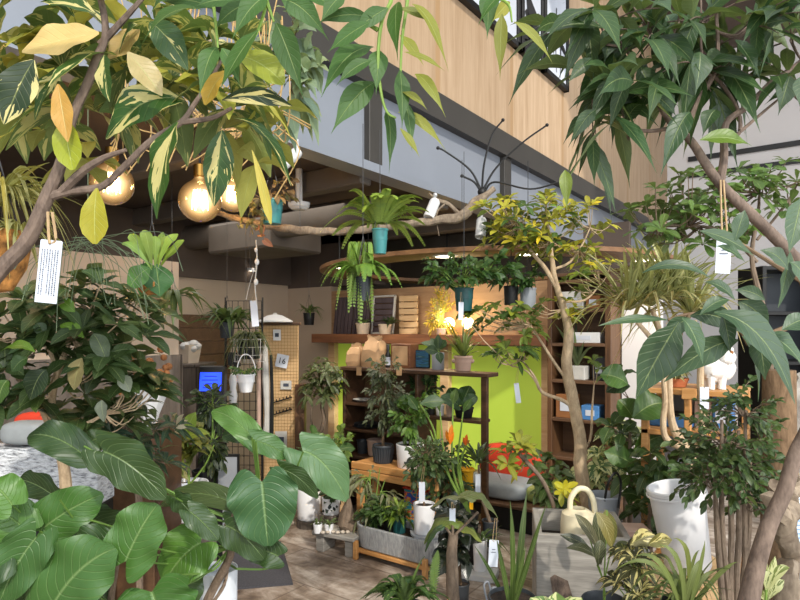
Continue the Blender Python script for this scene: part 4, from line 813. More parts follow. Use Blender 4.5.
# white spot heads
def spot(px, py, d, L, ang, lab, top):
    p = P(px, py, d); ax = nrm(RT * math.cos(ang) + UP * math.sin(ang) - FW * .35); r = thing('spot_lamp', lab, 'spotlight', p, 'white spot lamps')
    m = MB(); m.lathe([(.001, -L * .5), (L * .2, -L * .5), (L * .25, -L * .4), (L * .25, L * .48), (L * .23, L * .5), (L * .21, L * .44)], p, 20, ax); m.build('lamp_head', M['whitemat'], r)
    m = MB(); m.lathe([(.001, L * .45), (L * .21, L * .45)], p, 20, ax); m.build('lens', M['lamp'] if top is None else M['whitemat'], r)
    m = MB(); e = P(*top, d) if top else np.array([p[0], p[1], 2.78]); m.tube([p - ax * L * .4, p - ax * L * .4 + UP * L * .4, e], L * .07, 6, 2); m.build('bracket', M['whitemat'], r)
spot(291, 158, 3.4, .13, -2.3, 'white spot lamp clamped high under the balcony edge', (297, 140))
spot(432, 209, 3.9, .14, -1.95, 'white spot lamp mounted on the driftwood branch', (436, 196))
spot(481, 228, 4.0, .14, -1.7, 'white spot lamp behind the yellow-green leaves', (486, 212))
p = P(299, 203, 4.4); p[2] = 2.6; r = thing('smoke_detector', 'round white detector on the dark ceiling beam', 'detector', p); m = MB(); m.lathe([(.001, -.05), (.05, -.05), (.075, -.03), (.08, 0)], P(299, 203, 4.4), 24); m.build('detector_body', M['whitemat'], r); m = MB(); q = P(299, 203, 4.4); m.tube([q, [q[0], q[1], 2.78]], .025, 8, 1); m.build('mount', M['whitemat'], r)
for k, (px, py, d) in enumerate(((210, 262, 7.0), (252, 270, 7.0))):
    p = P(px, py, d); r = thing('ceiling_spot_light', ('small lit round ceiling light over the till', 'small lit round ceiling light beside the hanging strand')[k], 'ceiling light', p); m = MB(); m.lathe([(.001, -.01), (.04, -.01)], p, 18); m.build('lens', M['lamp'], r); m = MB(); m.lathe([(.04, -.012), (.055, -.012), (.055, .02)], p, 18); m.build('trim_ring', M['whitemat'], r); m = MB(); m.tube([p + UP * .01, [p[0], p[1], 2.78]], .02, 8, 1); m.build('mount', M['duct'], r)
# ducts and a cassette unit under the dark ceiling
p = P(265, 245, 6.0); r = thing('ceiling_duct', 'dark ceiling duct and cassette unit above the hanging strand', 'duct', (p[0], p[1], 2.78)); m = MB(); m.box((p[0], p[1], 2.5), (.9, .7, .28), 0, .02); m.build('cassette', M['duct'], r); m = MB(); m.tube([(p[0] - 1, p[1] - .2, 2.58), (p[0] + 1.6, p[1] - .2, 2.58)], .13, 14, 1); m.build('duct_pipe', M['duct'], r)
# driftwood branch hung under the ceiling edge
pts = [P(215, 212, 3.9), P(250, 222, 3.85), P(300, 230, 3.8), P(345, 231, 3.8), P(400, 225, 3.85), P(440, 220, 3.9), P(462, 216, 3.95), P(475, 203, 4.0), P(494, 189, 4.05)]
r = thing('hanging_driftwood', 'long pale driftwood branch hung level below the balcony edge', 'driftwood', pts[4]); m = MB(); m.tube(pts, [.018, .024, .026, .024, .026, .03, .036, .032, .02], 10, 6); m.tube([P(462, 216, 3.95), P(452, 207, 3.95), P(437, 199, 3.95), P(430, 194, 3.97)], [.018, .014, .012, .005], 8, 4); m.tube([P(445, 203, 3.95), P(437, 214, 3.93), P(439, 236, 3.9)], [.008, .006, .003], 6, 4)
for k in range(len(m.V)): m.V[k] = m.V[k] + .004 * np.sin(m.V[k] * 60)[:, [1, 2, 0]]
m.build('branch', M['drift'], r)
for q in (pts[2], pts[6]): m = MB(); m.tube([q, [q[0], q[1], 2.72 if q[0] < -2.5 else 2.72]], .002, 4, 1); m.build('hanging_wire', M['blackmetal'], r)
# black multi-arm cable lamp
p = P(482, 192, 4.05); r = thing('hanging_cable_arms', 'cluster of black curved cable arms at the driftwood tip', 'lamp', p)
arms = [[(482, 192), (470, 170), (446, 152), (438, 148)], [(482, 192), (484, 165), (492, 135), (503, 120)], [(482, 192), (496, 168), (522, 143), (547, 125)], [(484, 192), (495, 182), (530, 189), (560, 182)], [(481, 192), (474, 182), (462, 176)]]
for a in arms: m = MB(); m.tube([P(x, y, 4.05 - .02 * k) for k, (x, y) in enumerate(a)], [.008, .007, .006, .006][:len(a)] if len(a) == 4 else .007, 7, 6); o = m.build('arm', M['black'], r); m = MB(); m.sphere(P(*a[-1], 4.05 - .02 * (len(a) - 1)), .012, 10, 8); m.build('tip', M['black'], o)
m = MB(); m.sphere(p, .03, 12, 8); m.build('hub', M['black'], r)
# string of small fittings with tag
pts = [P(256, 240, 3.6), P(257, 262, 3.6), P(255, 285, 3.6), P(257, 305, 3.6)]
r = thing('hanging_strand', 'thin grey knotted strand hanging below the flower pot', 'strand', pts[0]); m = MB(); m.tube(pts, .004, 6, 3); m.tube([P(257, 262, 3.6), P(250, 283, 3.62), P(246, 300, 3.62)], .002, 4, 3); m.build('cord', M['lgrey'], r)
for k, (x, y) in enumerate(((256, 250), (257, 262), (253, 270), (256, 282))): m = MB(); m.sphere(P(x, y, 3.6), .014 if k % 2 else .01, 8, 6, (1, 1, 1.4)); m.build('bead', M['whitemat'], r)
# hanging tags
def htag(cx, cy, w, h, d, lab, ang=0.0, top=None, lines=0, mat='paper', yaw=0.0, vertical=False):
    c = P(cx, cy, d); k = d / 600; rt = RT * math.cos(yaw) + FW * math.sin(yaw); ru = rt * math.cos(ang) - UP * math.sin(ang); rv = UP * math.cos(ang) + rt * math.sin(ang); nv = np.cross(ru, rv)
    r = thing('hanging_tag', lab, 'tag', c); W_, H_ = w * k / 2, h * k / 2
    m = MB(); m.plate([c + ru * x + rv * y for x, y in ((-W_, -H_), (W_, -H_), (W_, H_ * .97), (W_ * .9, H_), (-W_ * .9, H_), (-W_, H_ * .97))], nv, .0012); m.build('card', M[mat], r)
    tp = P(*(top or (cx, cy - h * .9)), d); hole = c + rv * H_ * .88
    m = MB(); m.tube([hole - nv * .002, hole + rv * H_ * .2 + ru * W_ * .35, tp + ru * W_ * .2], .0011 if w < 15 else .0022, 5, 4); m.tube([hole + nv * .004, hole + rv * H_ * .25 - ru * W_ * .3, tp - ru * W_ * .2], .0011 if w < 15 else .0022, 5, 4); m.build('twine', M['twine'], r)
    if lines:
        m = MB()
        for j in range(lines):
            if vertical:
                x = -W_ * .72 + 1.44 * W_ * j / (lines - 1); y0, y1 = H_ * .7, H_ * rng.choice([-.75, -.6, .1, -.75]); y = y0
                while y > y1:
                    l = rng.uniform(.4, 1) * W_ * .16; m.box(c + nv * .0012 + ru * x + rv * (y - l / 2), (W_ * .075 * rng.uniform(.6, 1.2), .0004, l), .628, 0); y -= l + W_ * .06
            else: m.box(c + nv * .001 + rv * (H_ * (.3 - .2 * j)), (W_ * 1.2 * rng.uniform(.5, 1), .0005, H_ * .05), .628, 0)
        m.build('printed_lines', M['ink'], r)
    return r
# ================================================================ plants
class Plant:
    def __init__(s, name, label, loc, group=None, cat='plant'):
        s.r = thing(name, label, cat, loc, group); s.f = MB(); s.w = MB(); s.nodes = []
    def wood(s, pts, rad, sides=9, k=5, rough=0.0):
        p = np.array([P(*q) if isinstance(q, tuple) else np.asarray(q, float) for q in pts]); n0 = len(s.w.V); s.w.tube(p, rad, sides, k)
        if rough:
            for i in range(n0, len(s.w.V)): s.w.V[i] = s.w.V[i] + rough * np.sin(s.w.V[i] * 47 + 1)[:, [1, 2, 0]]
        q, _ = crom(p, np.ones(len(p)), 4) if len(p) > 2 else (p, 0); s.nodes += list(q); return s
    def done(s, leafmat='leaf', woodmat='bark', fname='foliage', wname='trunk'):
        if s.w.n: s.w.build(wname, M[woodmat], s.r)
        if s.f.n: s.f.build(fname, M[leafmat], s.r)
        return s.r
    def px(s, kind, lst, d, c, arch=.12, N=None, **kw):
        """hero leaves: (bx, by, tx, ty, wpx[, depth offset of the tip, colour]) seen more or less flat on"""
        for q in lst:
            bx, by, tx, ty, w = q[:5]; o = q[5] if len(q) > 5 and q[5] is not None else rng.uniform(-.2, .2); cc = q[6] if len(q) > 6 else c
            dd = d * (1 + .06 * rng.uniform(-1, 1)); B = P(bx, by, dd); L = math.hypot(tx - bx, ty - by) * dd / F
            T = P(tx, ty, dd + o * L); N_ = nrm(-FW + .35 * UP + .3 * rng.normal(size=3)) if N is None else nrm(N + .15 * rng.normal(size=3)); A = (N_ * .5 + UP) * L * arch * rng.uniform(.3, 1.2)
            leaves(s.f, kind, B, T, N_, w * dd / F, A, cc, **kw)
def ground(p): return np.array([p[0], p[1], 0.0])
def hangcord(root, p, spread=.06, top=2.7, n=3):
    t = np.array([p[0], p[1], p[2] + .22])
    for k in range(n): a = 2 * PI * k / n + .4; m = MB(); m.tube([p + [spread * math.cos(a), spread * math.sin(a), 0], t], .0018, 4, 1); m.build('hanger_wire', M['blackmetal'], root)
    m = MB(); m.tube([t, [t[0], t[1], top]], .002, 4, 1); m.build('hanger_wire', M['blackmetal'], root)
mix = lambda a, b, k: tuple(x * (1 - k) + y * k for x, y in zip(a, b))
# ---------------- variegated tree at the upper left
b = ground(P(-70, 600, 1.25)); pl = Plant('variegated_tree', 'variegated tree with big cream-splashed leaves and grey branch in front of the bulbs', b, cat='tree')
D = 1.0
pl.wood([b + [0, 0, .25], P(-90, 520, 1.2), P(-60, 360, 1.1), P(-12, 284, D), P(25, 242, D), P(50, 194, D), P(64, 152, D), P(77, 108, D), P(96, 60, D), P(106, 34, D), P(98, -8, D), P(80, -60, 1.0)], [.03, .026, .02, .0145, .013, .0115, .0085, .0075, .007, .0055, .005, .003], 10, 6, .0015)
pl.wood([P(47, 198, D), P(72, 191, D), P(102, 186, D), P(122, 168, D), P(150, 142, D), P(182, 122, D), P(197, 100, D), P(222, 60, D)], [.009, .007, .0065, .006, .0055, .005, .004, .0025], 8, 6, .001)
pl.wood([P(62, 192, D), P(82, 172, .98), P(104, 158, .97), P(126, 150, .96)], [.008, .007, .005, .003], 7, 5); pl.wood([P(182, 122, D), P(212, 118, 1), P(232, 108, 1)], [.005, .004, .003], 6, 4); pl.wood([P(100, 45, D), P(125, 18, D), P(150, -10, D)], [.006, .005, .003], 6, 4)
cv = hx('#3c6a30'); cr = hx('#e5dca6'); yl = hx('#b3bb30')
pl.px('big', [(178, 122, 157, 219, 52, .1), (184, 100, 106, 139, 44, -.1), (222, 130, 214, 206, 30, .2), (104, 55, 110, 102, 26), (70, 70, 35, 120, 34), (34, 60, 4, 124, 38, 0, G['dark']), (96, 14, 40, 2, 24, .2), (232, 118, 291, 186, 22, .2), (150, 22, 188, 70, 30), (222, 100, 292, 106, 17, .1, G['dark'])], D, cv)
pl.done('leafvar', 'barkd')
m2 = MB(); s_ = pl.f; pl.f = m2
pl.px('big', [(99, 33, 22, 52, 40, -.05, cr), (128, 52, 162, 96, 27, 0, hx('#cdbf86')), (58, 84, 68, 142, 22, 0, hx('#d9b75e')), (140, 30, 108, 60, 26, 0, hx('#dccb8c'))], .98, cr, wave=.06, arch=.03, N=-FW + .3 * UP)
pl.px('obov', [(97, 188, 95, 244, 29, .05, yl), (64, 118, 73, 170, 30, 0, hx('#a9c32c')), (228, 55, 284, 84, 34, -.1, hx('#9fb834')), (252, 150, 271, 224, 10, .2, hx('#c3c25a')), (232, 70, 205, 105, 26, 0, hx('#d9c04a'))], .98, yl)
m2.build('pale_leaves', M['leaf'], pl.r); m3 = MB(); pl.f = m3
cloud(m3, None, pl.nodes, [(35, 25, 1.12, 55, 30, .12, 6), (80, 85, 1.12, 55, 40, .1, 7), (165, 60, 1.1, 60, 40, .12, 8), (230, 75, 1.1, 45, 40, .1, 6), (20, 110, 1.15, 30, 40, .1, 4)], .095, .045, 'big', cv, per=4, mode='ros', spread=1.25, droop=.5)
m3.build('foliage', M['leafvar'], pl.r); m4 = MB()
cloud(m4, None, pl.nodes, [(55, 70, 1.16, 65, 60, .1, 12), (190, 90, 1.16, 75, 45, .1, 12), (255, 130, 1.2, 28, 45, .1, 6), (70, 150, 1.2, 30, 25, .08, 4), (130, 30, 1.2, 60, 25, .1, 6)], .085, .042, 'big', hx('#b3bf5c'), per=3, mode='ros', spread=1.25, droop=.5, cj=.4, yel=.5)
m4.build('pale_leaves', M['leaf'], pl.r)
pot(pl.r, b, .17, .13, .28, 'dgrey', .014)
v = Plant('dried_vine_tangle', 'tangle of dried straw-coloured vine stems hanging behind the variegated leaves', P(240, 100, 1.75), cat='dried vine')
for k in range(60):
    x, y = rng.uniform(120, 290), rng.uniform(20, 120); q = [P(x + rng.normal(0, 8), y - 50, 1.8), P(x, y, 1.75 + rng.normal(0, .06)), P(x + rng.normal(0, 18), y + 30, 1.75), P(x + rng.normal(0, 22), y + rng.uniform(40, 80), 1.75)]; v.w.tube(q, .0022, 4, 4, False)
for k in range(3): v.w.tube([P(200 + 40 * k, -30, 1.8), P(205 + 40 * k, -140, 1.8), [*P(205 + 40 * k, -140, 1.8)[:2], 3.4]], .003, 4, 2, False)
v.w.build('stems', M['vine'], v.r)
htag(48.5, 271.5, 22, 63, .97, 'large white tag of tiny upright lines on brown twine, hanging from the variegated tree', .1, (50, 212), 7, vertical=True)
# ---------------- willow-leaved tree overhead
b = ground(P(300, 600, .25)); b = ground(CAM + RT * -.75 + FW * .35); pl = Plant('overhanging_willow_fig', 'slender-leaved fig drooping its green sprays down in front of the blue-grey beam', b, cat='tree')
D = .88; top = b + [0, 0, 2.45]
pl.wood([b + [0, 0, .25], b + [.03, .02, 1.2], b + [.0, .03, 2.0], top, P(240, -60, .85), P(330, -50, D), P(420, -60, D)], [.03, .026, .022, .018, .012, .009, .004], 10, 6)
for tw in ([(205, -50), (214, 10), (218, 48)], [(262, -52), (266, 0), (258, 30), (250, 45)], [(266, 0), (274, 22)], [(385, -52), (392, -5), (382, 20), (378, 58), (381, 92), (387, 112), (396, 118)], [(410, -55), (408, -5), (402, 40), (400, 90)], [(300, -50), (288, -5)], [(430, -58), (470, -40), (490, -8), (508, 4), (512, 22)], [(378, 30), (360, 20)]):
    pl.wood([P(x, y, D) for x, y in tw], [.0035, .0025, .0014], 6, 4)
gw = hx('#40712f'); gy = hx('#8fa03a')
pl.px('willow', [(202, 10, 142, 44, 29), (214, 8, 158, 2, 20), (217, 47, 199, 99, 20), (258, 30, 219, 92, 25), (276, 23, 304, 100, 27, .05), (282, 0, 329, 41, 25), (370, 22, 327, 53, 20), (374, 47, 321, 98, 29), (375, 82, 331, 134, 26), (386, 110, 389, 174, 18), (379, 50, 376, 95, 20), (372, 18, 316, 24, 14), (268, -4, 232, 40, 24), (250, 4, 214, 30, 24), (232, 0, 196, 6, 22), (300, -8, 340, 14, 18), (345, -6, 320, 24, 18), (388, 8, 352, 34, 17), (372, 60, 336, 86, 16), (398, 2, 398, 62, 22), (400, 70, 402, 130, 18), (404, 100, 412, 152, 13), (180, -6, 150, 16, 22), (222, 48, 240, 86, 18), (488, -8, 487, 40, 22), (505, -6, 478, 26, 14)], D, gw, wave=.04, yel=.08)
pl.px('willow', [(412, 4, 449, 73, 16), (415, 74, 446, 118, 12), (402, 92, 428, 111, 9), (398, 112, 446, 151, 11), (404, 52, 446, 72, 10), (502, 14, 500, 81, 14), (514, 22, 553, 64, 10), (400, 35, 424, 66, 12), (398, 8, 440, 26, 10), (400, 128, 420, 158, 9), (510, 2, 492, 22, 14)], D, gy, wave=.04)
pl.done('leafsoft', 'greentwig')
m = MB(); m.lathe(pot_prof(.16, .12, .28, .01, .012), b, 28); m.build('pot', M['white'], pl.r)
# ---------------- big fig on the right
D = 1.3; b = ground(P(722, 600, D)); pl = Plant('long_leaf_fig_tree', 'tall long-leaved fig with dark slanting trunk and white tag on its branch', b, cat='tree')
pl.wood([b + [0, 0, .22], P(728, 690, D), P(746, 610, D), P(756, 566, D), P(769, 526, D), P(785, 492, D), P(796, 455, D), P(812, 420, D), P(832, 360, D), P(822, 290, D), P(790, 252, D), P(752, 216, D), P(717, 180, D), P(692, 142, D), P(674, 126, D), P(655, 98, D), P(640, 72, D), P(622, 45, D), P(604, 20, D)], [.03, .027, .022, .0185, .0165, .0155, .015, .0145, .0145, .0145, .013, .0115, .0105, .0085, .007, .005, .004, .003, .002], 12, 6, .0015)
pl.wood([P(720, 184, D), P(724, 158, D), P(726, 124, D), P(748, 106, D), P(772, 82, D), P(800, 62, D), P(830, 30, D)], [.009, .0085, .007, .0065, .006, .005, .003], 8, 5); pl.wood([P(684, 134, D), P(700, 98, D), P(714, 74, D), P(718, 44, D), P(714, -12, D)], [.007, .006, .005, .004, .003], 7, 5)
pl.wood([P(730, 142, D), P(740, 130, D), P(737, 108, D), P(720, 82, D), P(703, 64, D), P(701, 0, D)], [.005, .0045, .004, .004, .003, .002], 7, 5); pl.wood([P(740, 132, D), P(768, 108, D), P(790, 90, D)], [.004, .003, .002], 6, 4); pl.wood([P(672, 128, D), P(650, 131, D), P(630, 129, D)], [.005, .004, .003], 6, 4)
pl.wood([P(660, 105, D), P(664, 60, 1.32), P(680, 20, 1.32)], [.004, .003, .002], 6, 4); pl.wood([P(625, 48, D), P(590, 40, D), P(570, 22, D)], [.003, .0025, .002], 6, 4)
g3 = hx('#3a5f38')
nodes = pl.nodes
cloud(pl.f, pl.w, nodes, [(600, 25, D, 45, 25, .1, 5), (650, 35, D, 45, 30, .14, 7), (705, 22, D, 50, 25, .14, 6), (760, 25, D, 50, 28, .14, 6), (612, 95, D, 22, 30, .1, 4), (590, 90, D, 26, 40, .1, 3), (690, 62, D, 55, 25, .12, 4), (745, 60, D, 40, 20, .12, 2), (795, 80, D, 25, 25, .1, 2), (622, 120, D, 22, 20, .08, 2), (785, 30, D, 30, 30, .12, 3)], .125, .036, 'willow', g3, per=6, twig=.002, tl=.13, droop=.4, start=.15, ang=1.25, fold=.22)
pl.px('willow', [(640, 100, 606, 110, 12), (690, 112, 660, 178, 22), (597, 5, 565, 60, 16), (612, 28, 604, 64, 22), (592, 58, 567, 84, 14), (600, 70, 576, 108, 17), (596, 110, 568, 148, 15), (610, 96, 592, 122, 15), (700, 52, 695, 96, 26), (735, 40, 760, 80, 26), (724, 55, 700, 74, 20), (640, 66, 652, 104, 20), (716, 110, 702, 138, 18), (790, 76, 778, 116, 24), (806, 74, 800, 112, 24), (656, 96, 676, 116, 20), (572, 20, 598, 12, 16), (700, 140, 752, 146, 20, 0, hx('#6f9a3c')), (565, 170, 567, 212, 13, 0, hx('#6f8f2c'))], D * .97, g3, fold=.25)
pl.done('leaf', 'barkd')
m5 = MB(); pl.f = m5; g5 = hx('#3d6246'); pl.w = MB()
tw = [[(835, 318), (800, 322), (765, 335), (722, 314), (690, 314), (668, 320)], [(835, 318), (810, 300), (790, 255)], [(722, 314), (740, 330), (748, 345)], [(800, 322), (778, 330), (758, 338)], [(800, 280), (770, 262), (735, 240)], [(690, 314), (682, 330), (680, 340)]]
for t_ in tw: pl.wood([P(x, y, 1.12) for x, y in t_], [.005, .004, .003], 6, 4)
pl.px('lance', [(679, 322, 636, 398, 40, .1), (738, 340, 664, 382, 28, .1), (682, 318, 703, 364, 28), (690, 316, 744, 334, 22), (714, 312, 795, 404, 40, 0), (742, 336, 758, 402, 25), (668, 320, 598, 326, 10), (700, 231, 754, 256, 17), (790, 252, 778, 308, 28), (802, 198, 789, 252, 26), (760, 335, 806, 372, 30), (642, 273, 712, 279, 11), (735, 300, 705, 282, 16), (738, 302, 770, 330, 22), (745, 262, 716, 246, 16), (757, 336, 765, 380, 24), (788, 270, 760, 250, 18), (700, 315, 730, 300, 14), (722, 312, 730, 352, 24), (782, 330, 812, 318, 20), (790, 262, 812, 300, 24), (735, 241, 745, 210, 16), (690, 318, 660, 345, 18), (765, 300, 735, 290, 14)], 1.05, g5, fold=.2, yel=.06)
m5.build('lower_leaves', M['leaf'], pl.r); pl.w.build('lower_twigs', M['twig'], pl.r)
pot(pl.r, b, .2, .16, .3, 'dgrey', .014)
htag(723.5, 255.5, 15, 36, 1.28, 'plain white tag on brown string hanging from the dark branch of the long-leaved fig', 0.05, (722, 180), 2)
# ---------------- heart-leaved umbrella fig at lower left
D = 1.35; b = ground(P(205, 600, 1.75)); pl = Plant('heart_leaf_fig', 'fig with very large round heart-shaped leaves over the dark mat', b)
zt = P(216, 572, 1.6)[2]
trk = [P(206, 606, 1.6), P(218, 580, 1.58), P(231, 553, 1.52), P(226, 530, 1.48), P(238, 505, 1.45)]
pl.wood([P(206, 620, 1.6)] + trk, [.014, .013, .012, .01, .008, .006], 9, 5, .001); pl.wood([P(210, 606, 1.6), P(224, 585, 1.6), P(229, 560, 1.6)], [.006, .005, .003], 7, 4)
gh = hx('#4a7f40'); gd = hx('#36592f'); gl = hx('#5b9440')
hl = [(201, 543, 164, 584, 56, 0, gl), (262, 482, 268, 546, 69, .05, hx('#3d6d48')), (303, 452, 347, 500, 46, .2, hx('#5c8a60')), (256, 442, 212, 411, 26, .3, hx('#578a44')), (254, 440, 289, 457, 24, .3, hx('#4c7d3f')), (252, 438, 222, 437, 20, .3, gd), (226, 526, 264, 559, 38, .2, gd), (126, 561, 158, 504, 56, 0, gh), (40, 531, 103, 494, 48, .1, gh), (26, 530, -18, 506, 46, 0, gl), (12, 505, -12, 484, 40, 0, gl), (52, 608, 116, 548, 74, -.1, gh), (36, 538, -2, 606, 48, 0, hx('#3f6f3a')), (152, 592, 168, 640, 92, -.1, gh), (104, 452, 166, 498, 50, 0, gd), (82, 454, 28, 436, 36, .1, gd), (232, 504, 160, 506, 24, .4, hx('#4f6a3e')), (190, 512, 218, 540, 26, .2, gd), (110, 548, 68, 552, 40, .2, gd), (84, 446, 108, 436, 22, .2, gd), (20, 570, -14, 545, 44, .3, gd), (80, 585, 112, 606, 40, .3, gd), (140, 545, 112, 525, 36, .3, gd), (90, 520, 128, 540, 40, .3, gd), (180, 575, 196, 604, 36, .3, gd), (30, 590, 60, 612, 40, .3, gd), (60, 560, 90, 540, 40, .3, gd), (278, 556, 244, 548, 30, .2, gd), (0, 560, -30, 600, 50, 0, gd), (60, 500, 20, 480, 34, .3, gd), (282, 470, 318, 498, 22, .3, gd), (176, 498, 196, 520, 24, .2, gd)]
for q in hl: pl.px('heart', [q], (D + (.18 if q[5] == .3 else 0)) if q[0] < 200 else 1.5, gh, fold=.1, wave=.09, arch=.14, cj=.1, yel=.06)
st = MB(); nodes = [P(150, 620, 1.5), P(60, 640, 1.45), P(110, 610, 1.5)] + trk
for q in hl:
    d0 = (D if q[0] < 200 else 1.5); B = P(q[0], q[1], d0); e = nearest(np.array(nodes), B); e = e - UP * .06 + FW * .05; st.tube([B, B * .6 + e * .4 + FW * .08 - UP * .05, e], [.0022, .0026, .003], 6, 4, cap=False)
pl.wood([P(100, 700, 1.55), P(120, 640, 1.5), P(110, 610, 1.5), P(118, 560, 1.45)], [.012, .011, .01, .005], 8, 4); pl.wood([P(100, 700, 1.55), P(70, 660, 1.48), P(58, 630, 1.45)], [.01, .009, .005], 8, 4)
pl.wood([P(206, 640, 1.62), P(150, 690, 1.6), P(100, 700, 1.55)], [.012, .012, .012], 8, 4)
pl.done('leafbig', 'bark'); st.build('leaf_stalks', M['stalk'], pl.r)
c = P(217, 640, 1.65); r_ = 20 * 1.65 / 600; zt = P(217, 568, 1.65)[2]
m = MB(); m.lathe([(.001, zt - .3), (r_ * .85, zt - .3), (r_ * .95, zt - .2), (r_, zt), (r_ * .95, zt), (r_ * .9, zt - .03), (.001, zt - .03)], ground(c), 28); m.build('felt_pot', M['fabricwhite'], pl.r)
m = MB(); m.span((c[0] - .07, c[1] - .07, 0), (c[0] + .07, c[1] + .07, zt - .305), .006); tag(m.build('pot_plinth', M['greyplank'], None, ground(c)), 'grey-brown plinth under the pale felt pot by the mat', 'plinth')
# ---------------- glossy rubber shrub
D = 1.85; b = ground(P(66, 500, 2.2)); pl = Plant('rubber_shrub', 'bushy dark glossy-leaved shrub with thin pale trunk before the white stone wall', b)
pl.wood([b + [0, 0, .3], P(68, 540, 2.1), P(66, 490, 2.05), P(62, 458, 2.0), P(50, 425, 1.95), P(36, 398, 1.9), P(18, 378, D)], [.022, .021, .02, .017, .013, .011, .008], 9, 5); pl.wood([P(62, 458, 2.0), P(52, 420, 1.95), P(54, 385, D), P(66, 350, D), P(75, 320, D)], [.014, .012, .011, .009, .006], 8, 5); pl.wood([P(66, 430, 1.9), P(88, 423, 1.9), P(104, 414, 1.9)], [.008, .007, .004], 7, 4); pl.wood([P(56, 370, D), P(48, 345, D), P(38, 330, D)], [.007, .006, .004], 6, 4)
cloud(pl.f, pl.w, pl.nodes, [(25, 345, D, 40, 35, .15, 16), (75, 320, D, 46, 32, .15, 17), (118, 345, D, 38, 40, .15, 16), (60, 375, D, 50, 28, .12, 12), (130, 395, 1.95, 32, 32, .1, 12), (15, 395, D, 25, 28, .1, 8), (40, 300, D, 40, 10, .1, 5), (140, 310, 1.95, 22, 18, .1, 5), (100, 285, D, 18, 8, .05, 3), (90, 415, 2.0, 40, 22, .1, 9)], .09, .04, 'ellip', hx('#44633c'), per=6, mode='ros', spread=1.15, droop=.3, cj=.35)
pl.px('ellip', [(82, 358, 74, 390, 21, 0, hx('#b9b98a')), (35, 352, 0, 352, 17, 0, hx('#6fa33a')), (84, 338, 60, 325, 14, 0, hx('#6fa33a')), (75, 312, 60, 300, 13, 0, hx('#74ad3f')), (102, 400, 104, 422, 15, 0, hx('#8fa6a0')), (46, 370, 30, 400, 24, 0, G['dark']), (28, 358, 12, 372, 16), (120, 376, 130, 392, 14, 0, hx('#8fa6a0')), (8, 380, -2, 405, 22)], 1.7, G['mid'])
pl.done('leaf', 'barkl'); pot(pl.r, b, .16, .13, .32, 'dgrey', .012)
# umbrella-leaf plant beside
D = 2.2; b = ground(P(140, 450, 2.4)); pl = Plant('schefflera', 'dark umbrella-leaved plant with grey-white flower sprays before the till counter', b)
pl.wood([b + [0, 0, .3], P(138, 470, 2.35), P(132, 430, D), P(128, 400, D)], [.014, .013, .01, .006], 8, 4)
cloud(pl.f, pl.w, pl.nodes, [(130, 425, D, 45, 28, .15, 12), (115, 450, D, 40, 25, .12, 7), (165, 440, D, 28, 25, .1, 6)], .09, .022, 'lance', hx('#3f6050'), per=8, mode='ros', spread=1.35, droop=.4)
pl.f.build('foliage', M['leaf'], pl.r); f = MB(); pl.f = f; pl.px('lance', [(176, 425, 184, 414, 5), (177, 427, 188, 420, 5), (176, 428, 187, 428, 5), (174, 430, 182, 434, 5), (172, 424, 177, 413, 5)], D, hx('#c9cfc9')); pl.f = f
f.build('flower_leaves', M['leafsoft'], pl.r)
pl.w.build('trunk', M['bark'], pl.r)
# ================================================================ hanging plants
def hpot(name, lab, px, py0, py1, w, d, mat, lip=.006, top=2.7, cords=3, group=None, taper=.78):
    """hanging pot whose rim is at py0 and base at py1; returns (plant, rim centre)"""
    k = d / F; base = P(px, py1, d); h = (py1 - py0) * k; pl = Plant(name, lab, base, group); pot(pl.r, base, w * k / 2, w * k / 2 * taper, h, mat, lip)
    rim = base + UP * h; hangcord(pl.r, rim, w * k / 2 * .9, top, cords); pl.nodes = [rim, rim + UP * .03]; pl.R = w * k / 2; return pl, rim
def ferny(pl, c, n, L, W, colr, d0=.0, droop=.6, np_=15, up=.7, side=1.0):
    for k in range(n):
        a = 2 * PI * k / n * 2.4 + rng.normal(0, .3); e = rng.uniform(.1, 1.1) * up
        dr = RT * math.cos(a) * side + FW * math.sin(a) + UP * e * 1.6
        frond(pl.f, c + .02 * dr * [1, 1, 0], dr, L * rng.uniform(.7, 1.2), W, colr if not callable(colr) else colr(), np_, droop * rng.uniform(.5, 1.4), 'pinna', pl.w)
def straps(pl, c, n, L, W, colr, droop=.6, up=1.0, kind='strap', spread=1.0, **kw):
    a = rng.uniform(0, 2 * PI, n); e = rng.uniform(.15, 1.5, n) * up; dr = nrm(RT * (np.cos(a) * spread)[:, None] + FW * (np.sin(a) * spread)[:, None] + UP * e[:, None])
    l = L * rng.uniform(.6, 1.15, n); B = c + dr * [1, 1, 0] * .015; dp = droop * rng.uniform(.2, 1.2, n) * l
    T = B + dr * l[:, None] - UP * dp[:, None]; A = UP[None] * (dp * .45)[:, None]; N = nrm(np.cross(np.cross(dr, UP) + .15 * rng.normal(size=(n, 3)), dr) + 1e-6)
    leaves(pl.f, kind, B, T, N, W, A, colr, **kw)
def trail(pl, pts, n, L, W, kind, colr, r0=.0015):
    p, _ = crom(np.array(pts), np.ones(len(pts)), 8); pl.w.tube(p[::2], r0, 4, 1, False)
    i = rng.integers(0, len(p), n); B = p[i]; d = nrm(rng.normal(size=(n, 3)) - UP * .6 - FW * .3); leaves(pl.f, kind, B, B + d * L * rng.uniform(.6, 1.2, n)[:, None], nrm(-FW + .6 * UP + .4 * rng.normal(size=(n, 3))), W, None, colr)
pl, c = hpot('hanging_fern', 'bright sword fern in a blue-teal pot hung from the driftwood branch', 380, 229, 254, 17, 3.3, 'teal', taper=.72)
ferny(pl, c + UP * .02, 50, .29, .03, hx('#a9d65a'), droop=.75, np_=24, up=1.2); pl.done('leafsoft', 'greentwig', 'fronds', 'midribs')
